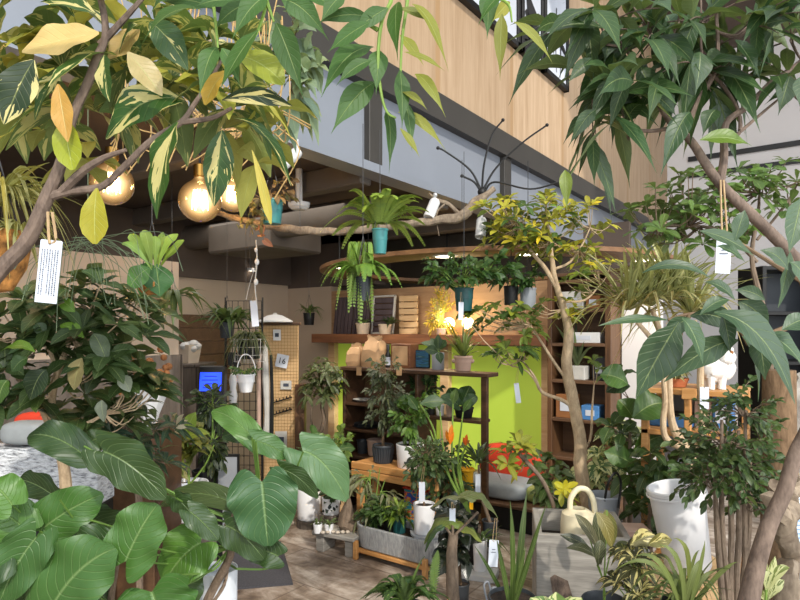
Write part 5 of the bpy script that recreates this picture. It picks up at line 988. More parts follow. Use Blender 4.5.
pl, c = hpot('hanging_fern', 'dark pot of trailing fern hung lower, just beneath the bright sword fern', 363, 277, 301, 17, 3.2, 'dgrey')
for k in range(26): a = rng.uniform(-1.6, 1.6); x0 = c + RT * .04 * a + FW * rng.uniform(-.05, .03); frond(pl.f, x0 + UP * .02, RT * a * .6 - FW * rng.uniform(.1, .8) + UP * .5, rng.uniform(.14, .24), .028, hx('#7fb84e'), 18, 1.3, 'pinna', pl.w)
for k in range(16): x = 350 + 24 * rng.uniform(0, 1); frond(pl.f, P(x, 240, 3.22), RT * rng.uniform(-.3, .3) - FW * .15 - UP * .7, rng.uniform(.2, .33), .022, hx('#8fc458'), 30, .6, 'pinna', pl.w)
pl.done('leafsoft', 'greentwig', 'fronds', 'midribs')
pl, c = hpot('hanging_ivy', 'deep teal pot of bushy ivy hung below the timber ring', 464, 288, 311, 20, 3.7, 'dteal')
cloud(pl.f, pl.w, [c], [(462, 275, 3.7, 34, 15, .14, 26), (440, 272, 3.7, 14, 9, .08, 7), (493, 268, 3.75, 18, 12, .1, 10)], .055, .035, 'pepe', hx('#3c6a30'), per=6, tl=.12, droop=.5)
pl.done('leaf', 'greentwig')
htag(461, 311, 5, 18, 3.62, 'white paper tag under the deep teal pot of ivy', .02, (461, 292))
for k, (px, lab, w) in enumerate(((511, 'small black pot of ivy hanging next to the blue-grey orb pot', 15), (528, 'round blue-grey hanging pot behind the yellow-green tree', 17))):
    pl, c = hpot('hanging_pot_plant', lab, px, 286 + k * 2, 305 + k * 3, w, 3.9, ('black', 'mgrey')[k], taper=.9); cloud(pl.f, pl.w, [c], [(px, 277, 3.9, 18, 12, .1, 10)], .05, .03, 'pepe', hx('#35602e'), per=6, tl=.1, droop=.5); pl.done('leaf', 'greentwig')
pl, c = hpot('hanging_dried_flower', 'teal pot of dried pinkish brown flowers hung beside the amber bulbs', 272, 200, 224, 23, 3.55, 'teal', taper=.78)
cloud(pl.f, pl.w, [c], [(265, 190, 3.55, 26, 12, .1, 16)], .05, .026, 'ellip', hx('#a58d6a'), per=5, tl=.09, droop=.5, cj=.4)
for k in range(7): x = 240 + 26 * rng.uniform(0, 1); trail(pl, [c, P(x + 4, 200, 3.5), P(x, 215, 3.48), P(x - 4, 236 * rng.uniform(.95, 1.02), 3.48)], 10, .05, .026, 'ellip', hx('#8d8a5c'))
trail(pl, [c, P(262, 225, 3.5), P(264, 240, 3.48)], 6, .06, .04, 'pepe', hx('#b07f6a')); pl.done('leafsoft', 'twig')
# blue-grey leafy sprays in front of the beam
pl = Plant('hanging_eucalyptus', 'pale blue-green leafy bundle hanging against the grey beam', P(290, 60, 2.6)); pl.nodes = [P(295, -5, 2.6), P(294, 45, 2.6), P(292, 90, 2.6)]; pl.w.tube(pl.nodes, .006, 6, 3)
cloud(pl.f, pl.w, pl.nodes, [(293, 40, 2.6, 24, 24, .12, 12), (296, 85, 2.6, 18, 40, .1, 14)], .085, .06, 'pepe', hx('#8fb3a0'), per=5, tl=.14, droop=.6); pl.done('leafsoft', 'twig'); m = MB(); m.tube([P(295, -5, 2.6), [*P(295, -5, 2.6)[:2], 3.4]], .002, 4, 1); m.build('hanging_wire', M['blackmetal'], pl.r)
pl, c = hpot('hanging_palm', 'dark grey hanging pot of broad drooping palm leaves before the beige wall', 227, 322, 338, 16, 4.9, 'dgrey')
straps(pl, c, 70, .29, .032, hx('#3e6230'), .6, .9, 'lance'); straps(pl, c + RT * .08, 24, .25, .03, hx('#4f7a3a'), .6, .8, 'lance'); pl.done('leaf', 'twig')
p = P(250, 343, 4.6); pl = Plant('hanging_spider_plant', 'grassy spider plant in a wire pot cage hung by the peg board', p); pot(pl.r, p - UP * .12, .1, .075, .13, 'black'); hangcord(pl.r, p, .1)
straps(pl, p + UP * .02, 150, .2, .013, hx('#64775a'), 1.3, .8); pl.done('leafsoft', 'twig'); m = MB(); q = p + UP * .0
for a in np.linspace(0, 2 * PI, 13)[:-1]: m.tube([q + [.12 * math.cos(a), .12 * math.sin(a), .03], q + [.115 * math.cos(a), .115 * math.sin(a), -.14]], .002, 4, 1, False)
for z in (.03, -.03, -.09, -.14): m.tube([q + [.12 * math.cos(a), .12 * math.sin(a), z] for a in np.linspace(0, 2 * PI, 17)], .002, 4, 1, False)
m.build('wire_cage', M['lgrey'], pl.r)
pl, c = hpot('hanging_white_pot', 'white rounded hanging pot with looped handle and small green plant', 246, 374, 392, 19, 4.25, 'white', cords=2, taper=.62); m = MB(); k = 4.25 / F
m.tube([c - RT * 9 * k, c - RT * 8 * k + UP * 10 * k, c - RT * 3 * k + UP * 19 * k, c + RT * 4 * k + UP * 18 * k, c + RT * 9 * k + UP * 8 * k, c + RT * 9 * k], .004, 7, 5); m.build('handle', M['white'], pl.r)
cloud(pl.f, pl.w, [c], [(246, 370, 4.25, 12, 4, .06, 14)], .035, .014, 'lance', hx('#4a7a48'), per=6, tl=.05); pl.done('leaf', 'greentwig'); 
pl, c = hpot('hanging_small_pot', 'small black pot with a fern tuft hanging on the far beige wall', 309, 313, 325, 12, 7.0, 'black', top=2.7, taper=.8); straps(pl, c, 40, .22, .02, hx('#6f9a4a'), .7, 1.0, 'lance'); pl.done('leaf', 'twig')
htag(254.5, 313.5, 7, 26, 3.6, 'narrow white tag hanging at the end of the knotted strand', -.08, (256, 292))
# staghorn fern on the partition, wispy air plant, variegated strap plant in a coir basket
D = 2.6; p = P(152, 285, D); pl = Plant('hanging_staghorn_fern', 'pale staghorn fern with upright forked tips hung before the partition wall', p); k = D / F
m = MB(); m.sphere(p, 14 * k, 14, 10, (1, 1, .8)); m.build('moss_ball', M['coir'], pl.r); hangcord(pl.r, p + UP * .06, .05, 2.6, 2)
pl.px('big', [(150, 262, 141, 296, 34, 0, hx('#4a8a4a')), (156, 264, 160, 296, 30, 0, hx('#3f7d44')), (150, 268, 128, 290, 22, 0, hx('#5a9450'))], D * .97, G['mid'], fold=.1)
pl.px('obov', [(150, 268, 130, 234, 11), (152, 268, 144, 230, 12), (155, 268, 155, 236, 10), (156, 268, 172, 236, 11), (158, 270, 184, 240, 10), (152, 270, 122, 243, 8), (158, 268, 163, 232, 9), (158, 268, 178, 234, 9), (150, 266, 137, 240, 10)], D * .97, hx('#93c25a'), wave=.15)
pl.done('leafsoft', 'twig')
D = 1.6; p = P(88, 240, D); pl = Plant('hanging_air_plant', 'wispy grey-green air plant strands hanging between the tag and bulbs', p)
for k in range(30):
    x0 = p + RT * rng.normal(0, .02) + FW * rng.normal(0, .03); a = rng.normal(size=3) * [.09, .09, .05]; pl.w.tube([x0, x0 + a * .5 - UP * .03, x0 + a * 1.0 - UP * rng.uniform(.03, .16), x0 + a * 1.2 - UP * rng.uniform(.1, .22)], .0009, 4, 4, False)
pl.w.tube([p, p + UP * .3, [p[0], p[1], 3.3]], .001, 4, 2, False); pl.w.build('strands', plain('grey_green_strand', hx('#6f7f62'), .8), pl.r)
D = 1.35; p = P(8, 232, D); pl = Plant('hanging_striped_spider_plant', 'yellow-striped strap-leaved plant in an orange coir basket at the edge', p)
straps(pl, P(-4, 205, D), 150, .19, .011, hx('#b9b75a'), 1.1, 1.1, cj=.3); straps(pl, P(18, 240, D), 40, .12, .009, hx('#a6ac55'), 1.0, .8); pl.done('leafstripe', 'twig')
m = MB(); k = D / F; m.lathe([(.001, -62 * k), (18 * k, -58 * k), (30 * k, -35 * k), (36 * k, 0), (33 * k, 0), (20 * k, -30 * k), (.001, -34 * k)], P(-8, 232, D), 26); m.build('coir_basket', M['coir'], pl.r); hangcord(pl.r, P(-8, 232, D), 33 * k, 3.2)
point('coir_glow', P(-8, 200, 1.9), 1.5, (1, .6, .3), .1)
p = P(172, 300, 4.25); pl = Plant('hanging_orchid', 'drooping strap-leaved plant mounted before the brown wall board', p); straps(pl, p, 26, .34, .045, hx('#4f7040'), 1.0, .5, 'lance'); hangcord(pl.r, p, .04); m = MB(); m.sphere(p, .05, 10, 8, (1, 1, .8)); m.build('moss_ball', M['coir'], pl.r); pl.done('leaf', 'twig')
# ================================================================ potted plants on floor, bench and shelves
def ppot(name, lab, px, py0, py1, w, d, mat, lip=.006, group=None, taper=.8, z=None, soil=True):
    k = d / F; base = P(px, py1, d)
    if z is not None: base[2] = z
    h = (py1 - py0) * k; pl = Plant(name, lab, base, group); pot(pl.r, base, w * k / 2, w * k / 2 * taper, h, mat, lip, soil); pl.c = base + UP * h * .9; pl.nodes = [pl.c]; pl.k = k; return pl
def plinth(pl_or_p, w, lab, mat='greyplank', h=None):
    p = np.array(pl_or_p.r.location) if hasattr(pl_or_p, 'r') else pl_or_p
    if p[2] < .03: return
    m = MB(); m.span((p[0] - w, p[1] - w, 0), (p[0] + w, p[1] + w, p[2] - .001), .006); tag(m.build('display_block', M[mat], None, ground(p)), lab, 'block')
# on the sill
def onsill(px): p = PY(px, 331, 5.075); return depth(p)
pl = ppot('potted_succulent', 'succulent in a pale striped clay pot on the sill before the dark shutters', 363, 320, 331, 15, onsill(363), 'palepot', z=1.556); straps(pl, pl.c, 22, .13, .025, hx('#5f8a4a'), .4, 1.1, 'lance'); pl.done('leaf'); 
pl = ppot('potted_succulent', 'dark leafy plant in a squat pale clay pot on the sill before the framed shutter', 385, 321, 331, 14, onsill(385), 'palepot', z=1.556); straps(pl, pl.c + RT * .05, 40, .16, .03, hx('#2f4a30'), .5, 1.2, 'lance'); pl.done('leaf')
pl = ppot('potted_yellow_plant', 'feathery yellow lamp-lit plant on the sill by the globe lamps', 441, 326, 332, 12, onsill(441), 'pinkpot', z=1.556)
cloud(pl.f, pl.w, pl.nodes, [(440, 314, onsill(441), 14, 22, .1, 44)], .06, .02, 'lance', hx('#c5b545'), per=7, tl=.1); pl.done('leafsoft', 'greentwig')
# on the shelf top
def onshelf(px): return depth(PY(px, 368, 4.2))
pl = ppot('potted_spiky_palm', 'spiky young palm in a pinkish lobed clay pot on the shelf top', 463, 356, 371, 19, onshelf(463), 'pinkpot', .01, z=1.273); straps(pl, pl.c, 46, .36, .018, hx('#5d7a34'), .35, 2.2, 'strap', cj=.3); pl.done('leaf')
m = MB(); k = pl.k
for s in (-1, 1): m.sphere(pl.c + RT * 9 * s * k - UP * .03, 2.4 * k, 10, 8)
m.build('lug', M['pinkpot'], pl.r)
pl = ppot('potted_dark_plant', 'grey cylinder pot with dark pointed leaves and a white tag on the shelf top', 438, 351, 368, 13, onshelf(438), 'mgrey', .0, z=1.273, taper=.95); pl.px('lance', [(438, 352, 420, 343, 11), (438, 352, 424, 350, 10), (438, 350, 438, 334, 9), (439, 350, 446, 340, 9), (438, 352, 441, 364, 9), (440, 352, 430, 338, 8)], onshelf(438) - .08, hx('#2f5534')); pl.done('leaf')
p = PY(425, 382, 4.2); pl = ppot('potted_trailing_plant', 'small pot of dark bushy leaves in the open upper bay of the display shelf', 431, 402, 414, 11, depth(PY(431, 400, 4.14)), 'black', z=.907); cloud(pl.f, pl.w, pl.nodes, [(425, 388, onshelf(425), 14, 11, .08, 26)], .06, .035, 'ellip', hx('#2c5230'), per=6, tl=.1); pl.done('leaf', 'greentwig')
p = PY(466, 412, 4.2); pl = ppot('potted_monstera', 'round-leaved monstera in a low dark pot in the open shelf bay', 464, 405, 415, 20, depth(PY(464, 412, 4.16)), 'black', z=.907)
pl.px('heart', [(462, 404, 470, 386, 22), (458, 404, 449, 388, 17), (466, 405, 477, 396, 12), (458, 405, 441, 396, 13)], depth(PY(464, 400, 4.1)), hx('#35612f'), fold=.1); pl.done('leafbig')
# on the bench
pl = ppot('narrow_weeping_fig', 'tall narrow column of small dark leaves in a ribbed grey pot on the timber bench', 383, 440, 458, 21, depth(PY(383, 450, 3.77)), 'dgrey', .012, z=.551, taper=.85); d_ = depth(pl.c)
pl.wood([pl.c, P(383, 425, d_), P(385, 400, d_), P(386, 375, d_)], [.012, .012, .01, .005], 7, 4)
cloud(pl.f, pl.w, pl.nodes, [(386, 372, d_, 14, 13, .1, 24), (386, 393, d_, 15, 15, .12, 34), (385, 414, d_, 13, 14, .1, 26)], .05, .02, 'ellip', hx('#4a5c44'), per=7, tl=.1, droop=.6, cj=.3); pl.done('leaf', 'twig')
m = MB()
for a in np.linspace(0, 2 * PI, 25)[:-1]: b_ = np.array(pl.r.location); k = pl.k; m.tube([b_ + [9 * k * math.cos(a), 9 * k * math.sin(a), .01], b_ + [10.5 * k * math.cos(a), 10.5 * k * math.sin(a), .12]], .006, 4, 1)
m.build('rib', M['dgrey'], pl.r).data.name = 'ribbing'
pl = ppot('potted_gardenia', 'bright green bush in a big white pot printed with dark leaves on the bench', 410, 440, 463, 28, depth(PY(410, 455, 3.77)), 'white', .0, z=.551, taper=.9); d_ = depth(pl.c); pl.wood([pl.c, P(409, 425, d_), P(410, 410, d_)], [.01, .008, .005], 7, 3); cloud(pl.f, pl.w, pl.nodes, [(409, 420, d_, 13, 18, .1, 34), (418, 408, d_, 10, 10, .08, 12)], .06, .03, 'ellip', hx('#5d8f3c'), per=7, tl=.1); pl.done('leaf', 'twig')
f = MB(); q = P(410, 455, d_ - .005); R = 14 * pl.k
pl.f = f
for a0, z0, a1, z1 in ((-.35, .03, -.1, .075), (-.1, .03, -.45, .06), (-.2, .05, .2, .085), (.0, .045, .35, .05), (-.25, .06, .05, .1), (.1, .03, .45, .08)):
    b0 = np.array(pl.r.location); B = b0 + (RT * math.sin(a0) - FW * math.cos(a0)) * R * 1.0 + UP * z0; T = b0 + (RT * math.sin(a1) - FW * math.cos(a1)) * R * 1.01 + UP * z1
    leaves(f, 'ellip', B, T, -FW, .022, -FW * .008, hx('#37474f'), fold=0, wave=0)
f.build('printed_leaf_motif', M['leaf'], pl.r)
pl = ppot('potted_banana', 'plant with one long flat dark leaf held level before the display shelf', 437, 445, 463, 14, depth(PY(437, 455, 3.77)), 'black', z=.551); d_ = depth(pl.c)
pl.wood([pl.c, P(434, 430, d_), P(420, 404, d_)], [.01, .008, .005], 7, 4); pl.px('lance', [(420, 404, 393, 403, 13, .1), (420, 404, 447, 402, 13, .1), (418, 410, 408, 396, 10)], d_, hx('#3f6a3c')); pl.done('leaf', 'greentwig')
# money tree by the wall
d_ = 5.35; pl = ppot('money_tree', 'money tree with slim twisted trunk standing by the far beige wall', 320, 445, 465, 18, d_, 'black'); pl.wood([pl.c, P(318, 440, d_), P(324, 420, d_), P(322, 405, d_), P(327, 390, d_), P(325, 375, d_)], [.022, .02, .018, .016, .012, .006], 8, 5); pl.wood([pl.c, P(312, 425, d_), P(311, 408, d_)], [.012, .01, .006], 7, 4)
cloud(pl.f, pl.w, pl.nodes, [(325, 370, d_, 16, 12, .15, 12), (318, 390, d_, 20, 15, .15, 14), (335, 385, d_, 10, 16, .12, 8), (312, 378, d_, 8, 8, .1, 6)], .095, .035, 'ellip', hx('#566b45'), per=6, mode='ros', spread=1.35, droop=.5); pl.done('leaf', 'bark'); plinth(pl, .08, 'pine block under the money tree', 'pine')
m = MB(); d2 = 5.0; c = P(338, 452, d2); pl = ppot('small_leafy_plant', 'small bright-leaved plant at the foot of the money tree', 336, 462, 480, 14, d2, 'dgrey'); cloud(pl.f, pl.w, pl.nodes, [(336, 448, d2, 12, 14, .1, 16)], .09, .045, 'ellip', hx('#6b9440'), per=5, tl=.1); pl.done('leaf', 'greentwig'); plinth(pl, .08, 'pine block under the small bright-leaved plant', 'pine')
# white pots on the floor
d_ = 4.9
m = MB(); pl = ppot('potted_rubber_plant', 'stout plain white pot on a dark base beside the plank stand', 309, 486, 518, 24, d_, 'white', .0, taper=.95); pl.wood([pl.c, P(310, 470, d_), P(310, 455, d_)], [.016, .012, .01], 7, 3); cloud(pl.f, pl.w, pl.nodes, [(312, 455, d_, 16, 12, .12, 7)], .15, .075, 'ellip', hx('#4d7a44'), per=4); pl.done('leaf', 'twig')
m = MB(); b_ = np.array(pl.r.location); m.lathe([(.001, 0), (.1, 0), (.105, b_[2] - .002), (.001, b_[2] - .001)], ground(b_), 20); tag(m.build('pot_stand', M['greyplank'], None, ground(b_)), 'dark round base under the stout white pot', 'stand')
pl = ppot('potted_patterned', 'white pot with dark leaf pattern holding a small dark plant', 331, 497, 513, 19, 4.62, 'white', .0, taper=.92); cloud(pl.f, pl.w, pl.nodes, [(331, 495, 4.62, 9, 5, .06, 10)], .06, .03, 'ellip', hx('#3b5a3c'), per=5); pl.done('leaf', 'greentwig'); plinth(pl, .075, 'grey block under the leaf-patterned white pot')
f = MB(); b_ = np.array(pl.r.location); R = 9.3 * pl.k
for k in range(9):
    a0 = rng.uniform(-.9, .9); z0 = rng.uniform(.01, .07); a1 = a0 + rng.uniform(-.4, .4); z1 = z0 + rng.uniform(.015, .04); B = b_ + (RT * math.sin(a0) - FW * math.cos(a0)) * R + UP * z0; T = b_ + (RT * math.sin(a1) - FW * math.cos(a1)) * R + UP * z1; leaves(f, 'ellip', B, T, -FW, .02, -FW * .004, hx('#2c3a4a'), fold=0, wave=0)
f.build('printed_leaf_motif', M['leaf'], pl.r)
# plants on the plank stand
b0 = PF(338, 552); zt = .1535
p = b0 + RT * .07 + [0, 0, zt + .003] + FW * .03; pl = Plant('caudex_plant', 'fat-based pale caudex plant with thin stems on the plank stand', p); m = MB(); k = 4.3 / F; a = [(.001, 0), (9 * k, 0), (10 * k, 5 * k), (7.5 * k, 15 * k), (4 * k, 26 * k), (1.5 * k, 34 * k), (.001, 35 * k)]; m.lathe(a, p, 20); 
m.V[0] = m.V[0] + .006 * np.sin(m.V[0] * 90)[:, [1, 2, 0]]; m.build('caudex', M['bark'], pl.r); pl.nodes = [p + UP * 30 * k]
cloud(pl.f, pl.w, pl.nodes, [(342, 488, 4.3, 18, 10, .1, 9)], .07, .025, 'ellip', hx('#7d8a66'), per=5, tl=.14); pl.done('leaf', 'twig')
for j, (u, mt, lab) in enumerate(((-.14, 'white', 'tiny white pot with sprouts at the outer end of the plank stand'), (-.06, 'white', 'second tiny white pot with sprouts on the plank stand, nearer the caudex'))):
    p = b0 + RT * u + [0, 0, zt] - FW * .04 + UP * 0; pl = Plant('seedling_pot', lab, p, 'tiny pots on the plank stand'); pot(pl.r, p, .033, .027, .065, mt); pl.nodes = [p + UP * .06]; c_ = p + UP * .09; straps(pl, p + UP * .055, 16, .09, .014, hx('#5f7f52'), .5, 1.4, 'lance'); pl.done('leaf')
for j in range(6): p = b0 + RT * (-.1 + .035 * j) - FW * rng.uniform(.05, .08) + [0, 0, zt + .012]; m = MB(); m.sphere(p, .018, 10, 7, (1, .9, .7)); tag(m.build('pebble', M['stone'], None, p), 'brown pebble laid in a row along the front of the plank stand', 'pebble', 'pebbles on the plank stand')
# in the trough
for j, (px, dx, lab, colr, kind, L, W_, n, up) in enumerate(((372, -.22, 'tall silvery-leaved plant at the outer end of the trough', hx('#98a58c'), 'lance', .16, .028, 0, 0), (388, -.1, 'dark bushy plant in a nursery pot in the trough middle', hx('#3d6132'), 'ellip', .07, .03, 0, 0), (402, -.02, 'bright palm-leaved plant in a teal nursery pot in the trough', hx('#6a9438'), 'lance', .18, .026, 44, .9))):
    p = np.array([cx + dx, cy + .0, .205]); pl = Plant('trough_plant', lab, p, 'plants in the trough planter'); pot(pl.r, p, .05, .044, .1, ('black', 'black', 'dteal')[j], .008); c_ = p + UP * .09; d_ = depth(p); pl.nodes = [c_]
    if j == 0:
        for x, y in ((362, 478), (370, 470), (380, 468), (385, 480)): pl.wood([c_, P((px + x) / 2, 500, d_), P(x, y, d_)], [.006, .005, .003], 6, 4)
        cloud(pl.f, pl.w, pl.nodes, [(368, 478, d_, 16, 12, .1, 9), (380, 492, d_, 14, 16, .1, 5), (366, 500, d_, 10, 14, .08, 3)], .095, .02, kind, hx('#7f8c72'), per=5, tl=.12, droop=.6)
    elif j == 1: cloud(pl.f, pl.w, pl.nodes, [(385, 511, d_, 12, 10, .08, 22), (371, 517, d_, 8, 8, .05, 9)], L, W_, kind, colr, per=7, tl=.1)
    else: straps(pl, c_, n, L, W_, colr, .7, up, kind); straps(pl, c_ + UP * .05, 24, .16, .024, hx('#7fa644'), .5, 1.2, kind)
    pl.done('leaf', 'greentwig')
p = np.array([-2.22, 3.33, .2525]); pl = Plant('potted_small_tree', 'slim-stemmed small tree in a plain white pot on the trough slate', p); d_ = depth(p); k = d_ / F; pot(pl.r, p, 11 * k, 10 * k, 29 * k, 'white'); c_ = p + UP * 26 * k; pl.wood([c_, P(423, 485, d_), P(424, 460, d_), P(426, 445, d_)], [.007, .006, .005, .003], 7, 4)
cloud(pl.f, pl.w, pl.nodes, [(427, 455, d_, 15, 12, .12, 24), (418, 470, d_, 9, 12, .08, 12), (437, 462, d_, 12, 12, .1, 14)], .05, .026, 'ellip', hx('#45663a'), per=6, tl=.1); pl.done('leaf', 'twig')
htag(422, 492, 6, 20, d_ - .12, 'white tag hanging on the slim-stemmed small tree', 0, (424, 466))
# croton, strelitzia and dracaena cluster behind
d_ = 4.35; pl = ppot('potted_croton', 'bushy mixed-green plant crowded behind the white-potted small tree', 459, 500, 530, 22, d_, 'dgrey'); pl.wood([pl.c, P(443, 480, d_), P(444, 460, d_)], [.01, .008, .006], 7, 3); cloud(pl.f, pl.w, pl.nodes, [(444, 462, d_, 20, 16, .14, 40), (450, 486, d_, 16, 14, .1, 20)], .065, .028, 'ellip', hx('#46683c'), per=6, tl=.12, cj=.35); pl.done('leaf', 'twig'); plinth(pl, .06, 'dark block under the bushy mixed-green plant', 'black')
d_ = 4.15; pl = ppot('bird_of_paradise', 'bird of paradise with tall bare stalks and orange flower', 470, 512, 540, 18, d_, 'black')
for x0, y0, x1 in ((440, 412, 447), (453, 404, 453), (463, 412, 458), (468, 440, 460), (430, 430, 446)): pl.wood([pl.c, P(x1, 470, d_), P(x0, y0, d_)], [.009, .008, .005], 7, 4)
pl.px('lance', [(440, 412, 433, 392, 8), (453, 404, 456, 388, 9), (463, 412, 472, 398, 8)], d_, hx('#4c7340')); pl.done('leaf', 'greentwig'); plinth(pl, .06, 'dark block under the bird of paradise pot', 'black')
pl.f = MB(); pl.px('lance', [(450, 444, 452, 424, 5, 0), (450, 444, 446, 430, 5), (450, 445, 454, 432, 4)], d_ - .05, hx('#ff9a12'), cj=.05); pl.f.build('flower_leaf', M['leafsoft'], pl.r)
pl.f = MB(); pl.px('lance', [(466, 446, 467, 434, 4), (466, 446, 463, 437, 4), (466, 446, 470, 440, 3)], d_ - .05, hx('#e9701c'), cj=.05); pl.f.build('flower_leaf', M['leafsoft'], pl.r)
d_ = 4.2; pl = ppot('potted_dracaena', 'dark spiky dracaena on a cane standing before the red-backed seat', 490, 520, 545, 17, d_, 'dgrey'); pl.wood([pl.c, P(480, 490, d_), P(479, 465, d_)], [.014, .012, .01], 8, 3); straps(pl, P(479, 463, d_), 36, .24, .022, hx('#39553a'), .45, 1.3, 'strap', cj=.3); pl.done('leaf', 'bark')
plinth(pl, .055, 'weathered block under the spiky dracaena', 'weather')
htag(478, 484, 5, 20, d_ - .13, 'white tag on the cane of the spiky dracaena', 0, (479, 466))
d_ = 3.45; pl = ppot('black_leaf_plant', 'plant with rounded near-black leaves beside the white floor pot', 460, 562, 588, 20, d_, 'dgrey', z=.0); pl.wood([pl.c, P(459, 540, d_), P(460, 515, d_)], [.012, .01, .006], 8, 3); cloud(pl.f, pl.w, pl.nodes, [(456, 522, d_, 12, 15, .1, 13), (457, 547, d_, 12, 14, .1, 12)], .07, .055, 'pepe', hx('#1c2a20'), per=6, tl=.12, yel=0); pl.done('leafdark', 'twig')
d_ = 3.9; p = P(474, 573, d_); p[2] = 0; m = MB(); m.box(p + [0, 0, .02], (.3, .16, .04), .3, .004); tag(m.build('white_board', M['whitemat'], None, p), 'pale flat board lying on the floor under the white pot', 'board')
pl = ppot('potted_white_floor', 'tall slim white pot standing on the pale floor board', 480, 532, 563, 15, d_, 'white', .004, z=.041); straps(pl, pl.c, 20, .2, .02, hx('#48693f'), .6, 1.4, 'lance'); pl.done('leaf')
# ================================================================ nearer plants on the right of the aisle
D = 2.3; b = ground(P(456, 600, D)); pl = Plant('elephant_ear', 'elephant ear plant with rough trunk and drooping pale leaves in a black tub', b)
pl.wood([b + [0, 0, .2], P(453, 590, D), P(452, 565, D), P(453, 535, D)], [.026, .023, .021, .017], 12, 5, .003); pl.nodes = [P(453, 537, D)]
for x, y, t in ((452, 510, (452, 505)), (478, 512, (480, 500)), (446, 528, (446, 525))): pl.w.tube([P(453, 537, D), P(x, y, D)], .005, 6, 1)
pl.px('heart', [(466, 500, 431, 508, 34, -.1, hx('#8a9a68')), (466, 500, 498, 518, 34, -.1, hx('#7f925c')), (452, 525, 424, 544, 26, -.1, hx('#6f8f4a')), (452, 525, 482, 542, 26, -.1, hx('#8aa252')), (440, 530, 425, 552, 10, -.2, hx('#3f6038'))], D * .97, hx('#6f8750'), fold=-.18, arch=.25, N=UP - FW * .05); pl.done('leafbig', 'bark'); pot(pl.r, b, .11, .09, .2, 'blackmetal', .012)
htag(452.5, 516, 6, 15, D - .12, 'small white tag hanging under the upper elephant ear leaf', 0, (452, 502)); htag(493.5, 553.5, 9.5, 27, D - .15, 'white tag hanging by string from the tip of the elephant ear leaf', .05, (496, 518), 2)
D = 2.1; b = ground(P(402, 640, D)); pl = Plant('ground_fern', 'dark sword fern low at the front of the aisle below the trough', P(405, 610, D)); c_ = P(405, 606, D); pot(pl.r, P(405, 650, D), .1, .08, .14, 'dgrey')
for k in range(34): a = rng.uniform(-1, 1); frond(pl.f, c_, RT * a + UP * rng.uniform(.5, 1.3) - FW * rng.uniform(-.5, .5), rng.uniform(.13, .2), .024, hx('#456f3a'), 20, .8, 'pinna', pl.w)
frond(pl.f, c_, RT * .45 + UP * 1.3, .2, .026, hx('#6a9a44'), 22, .15, 'pinna', pl.w); frond(pl.f, P(432, 600, D), UP + RT * .1, .18, .026, hx('#6a9a44'), 22, .1, 'pinna', pl.w); pl.done('leafsoft', 'greentwig', 'fronds', 'midribs'); q = P(405, 650, D); m = MB(); m.span((q[0] - .08, q[1] - .08, 0), (q[0] + .08, q[1] + .08, q[2] - .002), .006); tag(m.build('display_block', M['greyplank'], None, ground(q)), 'grey-brown block under the low dark sword fern', 'block')
D = 2.0; q = P(512, 632, D); pl = Plant('strap_leaf_lily', 'lily with a few long upright strap leaves in front of the weathered planter', q); pot(pl.r, q, .08, .065, .12, 'dgrey'); 
pl.px('strap', [(510, 606, 496, 536, 5, 0), (512, 606, 510, 500, 6, 0), (513, 606, 526, 545, 5, 0), (514, 606, 542, 520, 5, -.1), (516, 606, 527, 490, 7, .1), (508, 606, 474, 545, 4, 0), (512, 606, 517, 560, 6, 0), (510, 606, 502, 565, 5), (514, 606, 548, 500, 4)], D, hx('#4f6f36'), arch=.05); pl.done('leaf'); m = MB(); m.span((q[0] - .08, q[1] - .08, 0), (q[0] + .08, q[1] + .08, q[2] - .002), .006); tag(m.build('display_block', M['greyplank'], None, ground(q)), 'grey-brown block under the strap-leaved lily', 'block')
q = P(496, 602, 2.25); r = thing('grey_jug', 'small grey jug with looped handle beside the lily', 'jug', q - UP * .06); m = MB(); m.lathe([(.001, -.06), (.022, -.06), (.03, -.02), (.024, .03), (.02, .05), (.017, .05), (.02, .03), (.001, .0)], q, 18); m.build('jug_body', M['mgrey'], r); m = MB(); m.tube([q + [0, 0, .04] - RT * .02, q + UP * .075 - RT * .03, q + UP * .06 - RT * .045, q - RT * .03 - UP * .01], .004, 7, 5); m.build('handle', M['mgrey'], r); m = MB(); m.span((q[0] - .04, q[1] - .04, 0), (q[0] + .04, q[1] + .04, q[2] - .061), .004); tag(m.build('display_block', M['weather'], None, ground(q)), 'slim weathered block under the grey jug', 'block')
D = 1.7; q = P(560, 676, D); pl = Plant('mottled_calathea', 'low plant of silver-mottled green leaves in front of the weathered planter', q); pot(pl.r, q, .1, .08, .14, 'black'); pl.nodes = [q + UP * .12]
pl.px('big', [(556, 622, 530, 598, 22), (558, 622, 556, 592, 22), (560, 622, 582, 598, 22), (552, 625, 524, 612, 20), (562, 624, 592, 614, 20), (566, 624, 571, 596, 20), (548, 625, 541, 600, 20)], D, hx('#6f9a5c'), fold=.1); pl.done('leafstripe'); m = MB(); m.span((q[0] - .1, q[1] - .1, 0), (q[0] + .1, q[1] + .1, q[2] - .002), .006); tag(m.build('display_block', M['greyplank'], None, ground(q)), 'grey-brown block under the silver-mottled plant', 'block')
